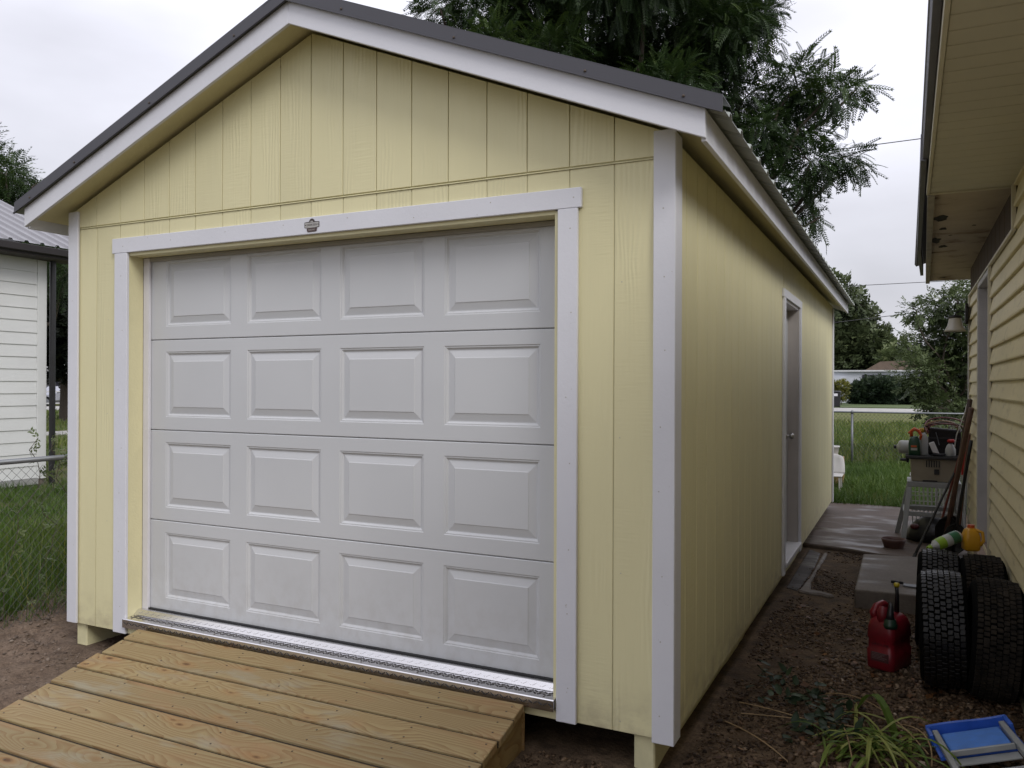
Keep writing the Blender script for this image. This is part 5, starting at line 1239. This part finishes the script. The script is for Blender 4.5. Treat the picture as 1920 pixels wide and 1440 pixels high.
# black bundle under the stand
BG = thing('black_sack', (1.10, 6.0, zf), 'crumpled black sack and boots heaped under the saw stand', 'sack')
mb = MB(); rings = []
for i, (z_, r_) in enumerate(((0,.22),(.06,.235),(.13,.19),(.20,.12),(.26,.04))):
    rings.append([(1.10+r_*1.25*math.cos(a)*(1+.18*math.sin(3*a+i)), 6.0+r_*math.sin(a)*(1+.2*math.cos(2*a+i)), zf+z_) for a in np.linspace(0, 2*math.pi, 17)[:-1]])
mb.loft(rings).build('sack_body', plain('black_sheet', (.010,.010,.011), .35), BG, smooth=True)
MB().lathe([(.0,0),(.035,.005),(.045,.03),(.03,.05)], (.93, 5.88, zf+.12), 10).build('knob', plain('dark_red_knob', (.09,.015,.015), .4), BG, smooth=True)

# green and yellow containers lying on the rear tyres
t = thing('green_bottle', (1.05, 2.30, .49), 'white and lime green bottle lying on its side on top of the rear tyres', 'bottle')
a, b = Vector((1.02,2.32,.485)), Vector((1.145,2.42,.535)); d_ = (b-a)
MB().tube([a-d_*.22, a-d_*.12, a, a+d_*.5, b, b+d_*.08], [.011,.016,.032,.038,.037,.024], 14).build('body', M_wpl, t, smooth=True)
MB().tube([a+d_*.02, a+d_*.35], [.0345,.0385], 14, caps=False).build('lime_label', plain('lime_label', (.22,.36,.03), .4), t, smooth=True)
MB().tube([a+d_*.62, a+d_*.95], [.0392,.0386], 14, caps=False).build('green_label_band', plain('mid_green_label', (.03,.13,.06), .4), t, smooth=True)
MB().tube([a-d_*.34, a-d_*.2], [.012,.017], 10).build('cap', bpy.data.materials['lime_label'], t)
t = thing('yellow_jug', (1.215, 2.42, .44), 'bright yellow-orange plastic jug upright on the rear right tyre by the doorway', 'jug')
M_yj = plain('yellow_orange_plastic', (.52,.26,.012), .4)
MB().loft([rr(1.215, 2.42, hx, hy, r, z, 4, R(15)) for z, hx, hy, r in ((.455,.036,.036,.016),(.465,.045,.043,.02),(.54,.047,.045,.022),(.575,.036,.036,.018),(.592,.022,.022,.012))]).build('body', M_yj, t, smooth=True)
MB().tube([(1.24,2.40,.585),(1.275,2.40,.57),(1.28,2.40,.52),(1.262,2.40,.49)], .010, 8).build('handle', M_yj, t, smooth=True)
MB().lathe([(.02,0),(.02,.018)], (1.215, 2.42, .593), 12).build('cap', M_org, t)

# blue-topped step ladder lying against the house wall
LD = thing('step_ladder', (.956, .80, -.12), 'old stepladder with a bright blue plastic top lying on the gravel at the house wall', 'ladder')
o0 = Vector((.958, .80, -.115)); u = Vector((.300, .05, .085)).normalized(); v = Vector((.02, -1, .03)); v = (v-u*v.dot(u)).normalized(); n_ = v.cross(u); n_ = n_ if n_.z > 0 else -n_
Wd = .325
def L(a, b, c): return o0+u*a+v*b+n_*c
def lbox(a0, a1, b0, b1, c0, c1): return MB().hexa([L(a0,b0,c0),L(a1,b0,c0),L(a1,b1,c0),L(a0,b1,c0),L(a0,b0,c1),L(a1,b0,c1),L(a1,b1,c1),L(a0,b1,c1)])
M_blu = plain('bright_blue_plastic', (.025,.10,.48), .4, .2, 12); M_blu2 = plain('scuffed_blue_plastic', (.07,.21,.62), .5, .25, 14)
mb = MB(); N_ = 12; V = []; F = []
for i in range(N_+1):
    a = Wd*i/N_; s = .010*math.sin(math.pi*2*i/N_)
    V += [L(a-.0, -.012+s, .0), L(a, .0+s, .0), L(a, .0+s, .052+s*.6), L(a, -.012+s, .056+s*.6)]
for i in range(N_): 
    for k in range(4): F.append((4*i+k, 4*i+(k+1)%4, 4*i+4+(k+1)%4, 4*i+4+k))
F += [(0,1,2,3), (4*N_+3,4*N_+2,4*N_+1,4*N_)]
cp = mb.add(V, F).build('top_cap', M_blu, LD)
lbox(.0, Wd, .002, .26, .0, .014).build('tray_floor', M_blu, LD)
lbox(-.004, .014, -.008, .10, .0, .050).build('cap_side', M_blu, LD, bevel=.003); lbox(Wd-.014, Wd+.004, -.008, .10, .0, .055).build('cap_side', M_blu, LD, bevel=.003)
lbox(.045, Wd-.045, .050, .262, .0145, .034).build('tray_pad', M_blu2, LD, bevel=.010, seg=3)
for (a0, b0, b1) in ((.016, .03, .75), (Wd-.040, .03, .95)):
    lbox(a0, a0+.024, b0, b1, .016, .046).build('rail', M_leg, LD, bevel=.003)
for b0 in (.285, .52): lbox(.042, Wd-.042, b0, b0+.013, .022, .045).build('step', M_leg, LD, bevel=.002)
lbox(.042, Wd-.042, .300, .37, .010, .014).build('step', M_leg, LD)

# plastic chair and tub behind the far garage corner
CH = thing('plastic_chair', (-.28, 10.15, -.13), 'white plastic chair half hidden behind the far garage corner', 'chair')
M_chr = plain('white_chair_plastic', (.50,.49,.48), .4)
V = []; F = []
for i in range(9):
    s = i/8; w = .24-.05*s**3; 
    for k in range(7): q = (k-3)/3; V.append((-.24+q*w*.98, 10.2+.06*(1-q*q)+.10*s, .10+.30*s-(.05*abs(q)**4 if i == 8 else 0)))
for i in range(8):
    for k in range(6): a = 7*i+k; F.append((a,a+1,a+8,a+7))
o = MB().add(V, F).build('backrest', M_chr, CH, smooth=True); sm = o.modifiers.new('solid', 'SOLIDIFY'); sm.thickness = .012
B(-.46, -.02, 9.80, 10.24, .09, .11).build('seat', M_chr, CH, bevel=.008)
for xx in (-.44, -.06):
    for yy in (9.83, 10.2): MB().bar((xx-.01*(1 if xx < -.2 else -1), yy, -.14), (xx, yy, .09), .035, .02).build('leg', M_chr, CH)
TB = thing('tub', (-.30, 10.2, .40), 'white plastic tub standing on the seat side behind the chair back', 'tub')
MB().lathe([(.13,.0),(.155,.15),(.165,.155),(.165,.175),(.150,.175),(.125,.01),(.001,.01)], (-.27, 10.6, .33), 24, caps=False).build('tub_body', M_chr, TB, smooth=True)
SL_ = B(-.5, -.05, 10.45, 10.8, -.14, .325).build('wooden_box', M_wood2, None, org=(-.27,10.6,-.14)); tag(SL_, 'low wooden box under the white tub behind the garage corner', 'box')
print('S4 ok')
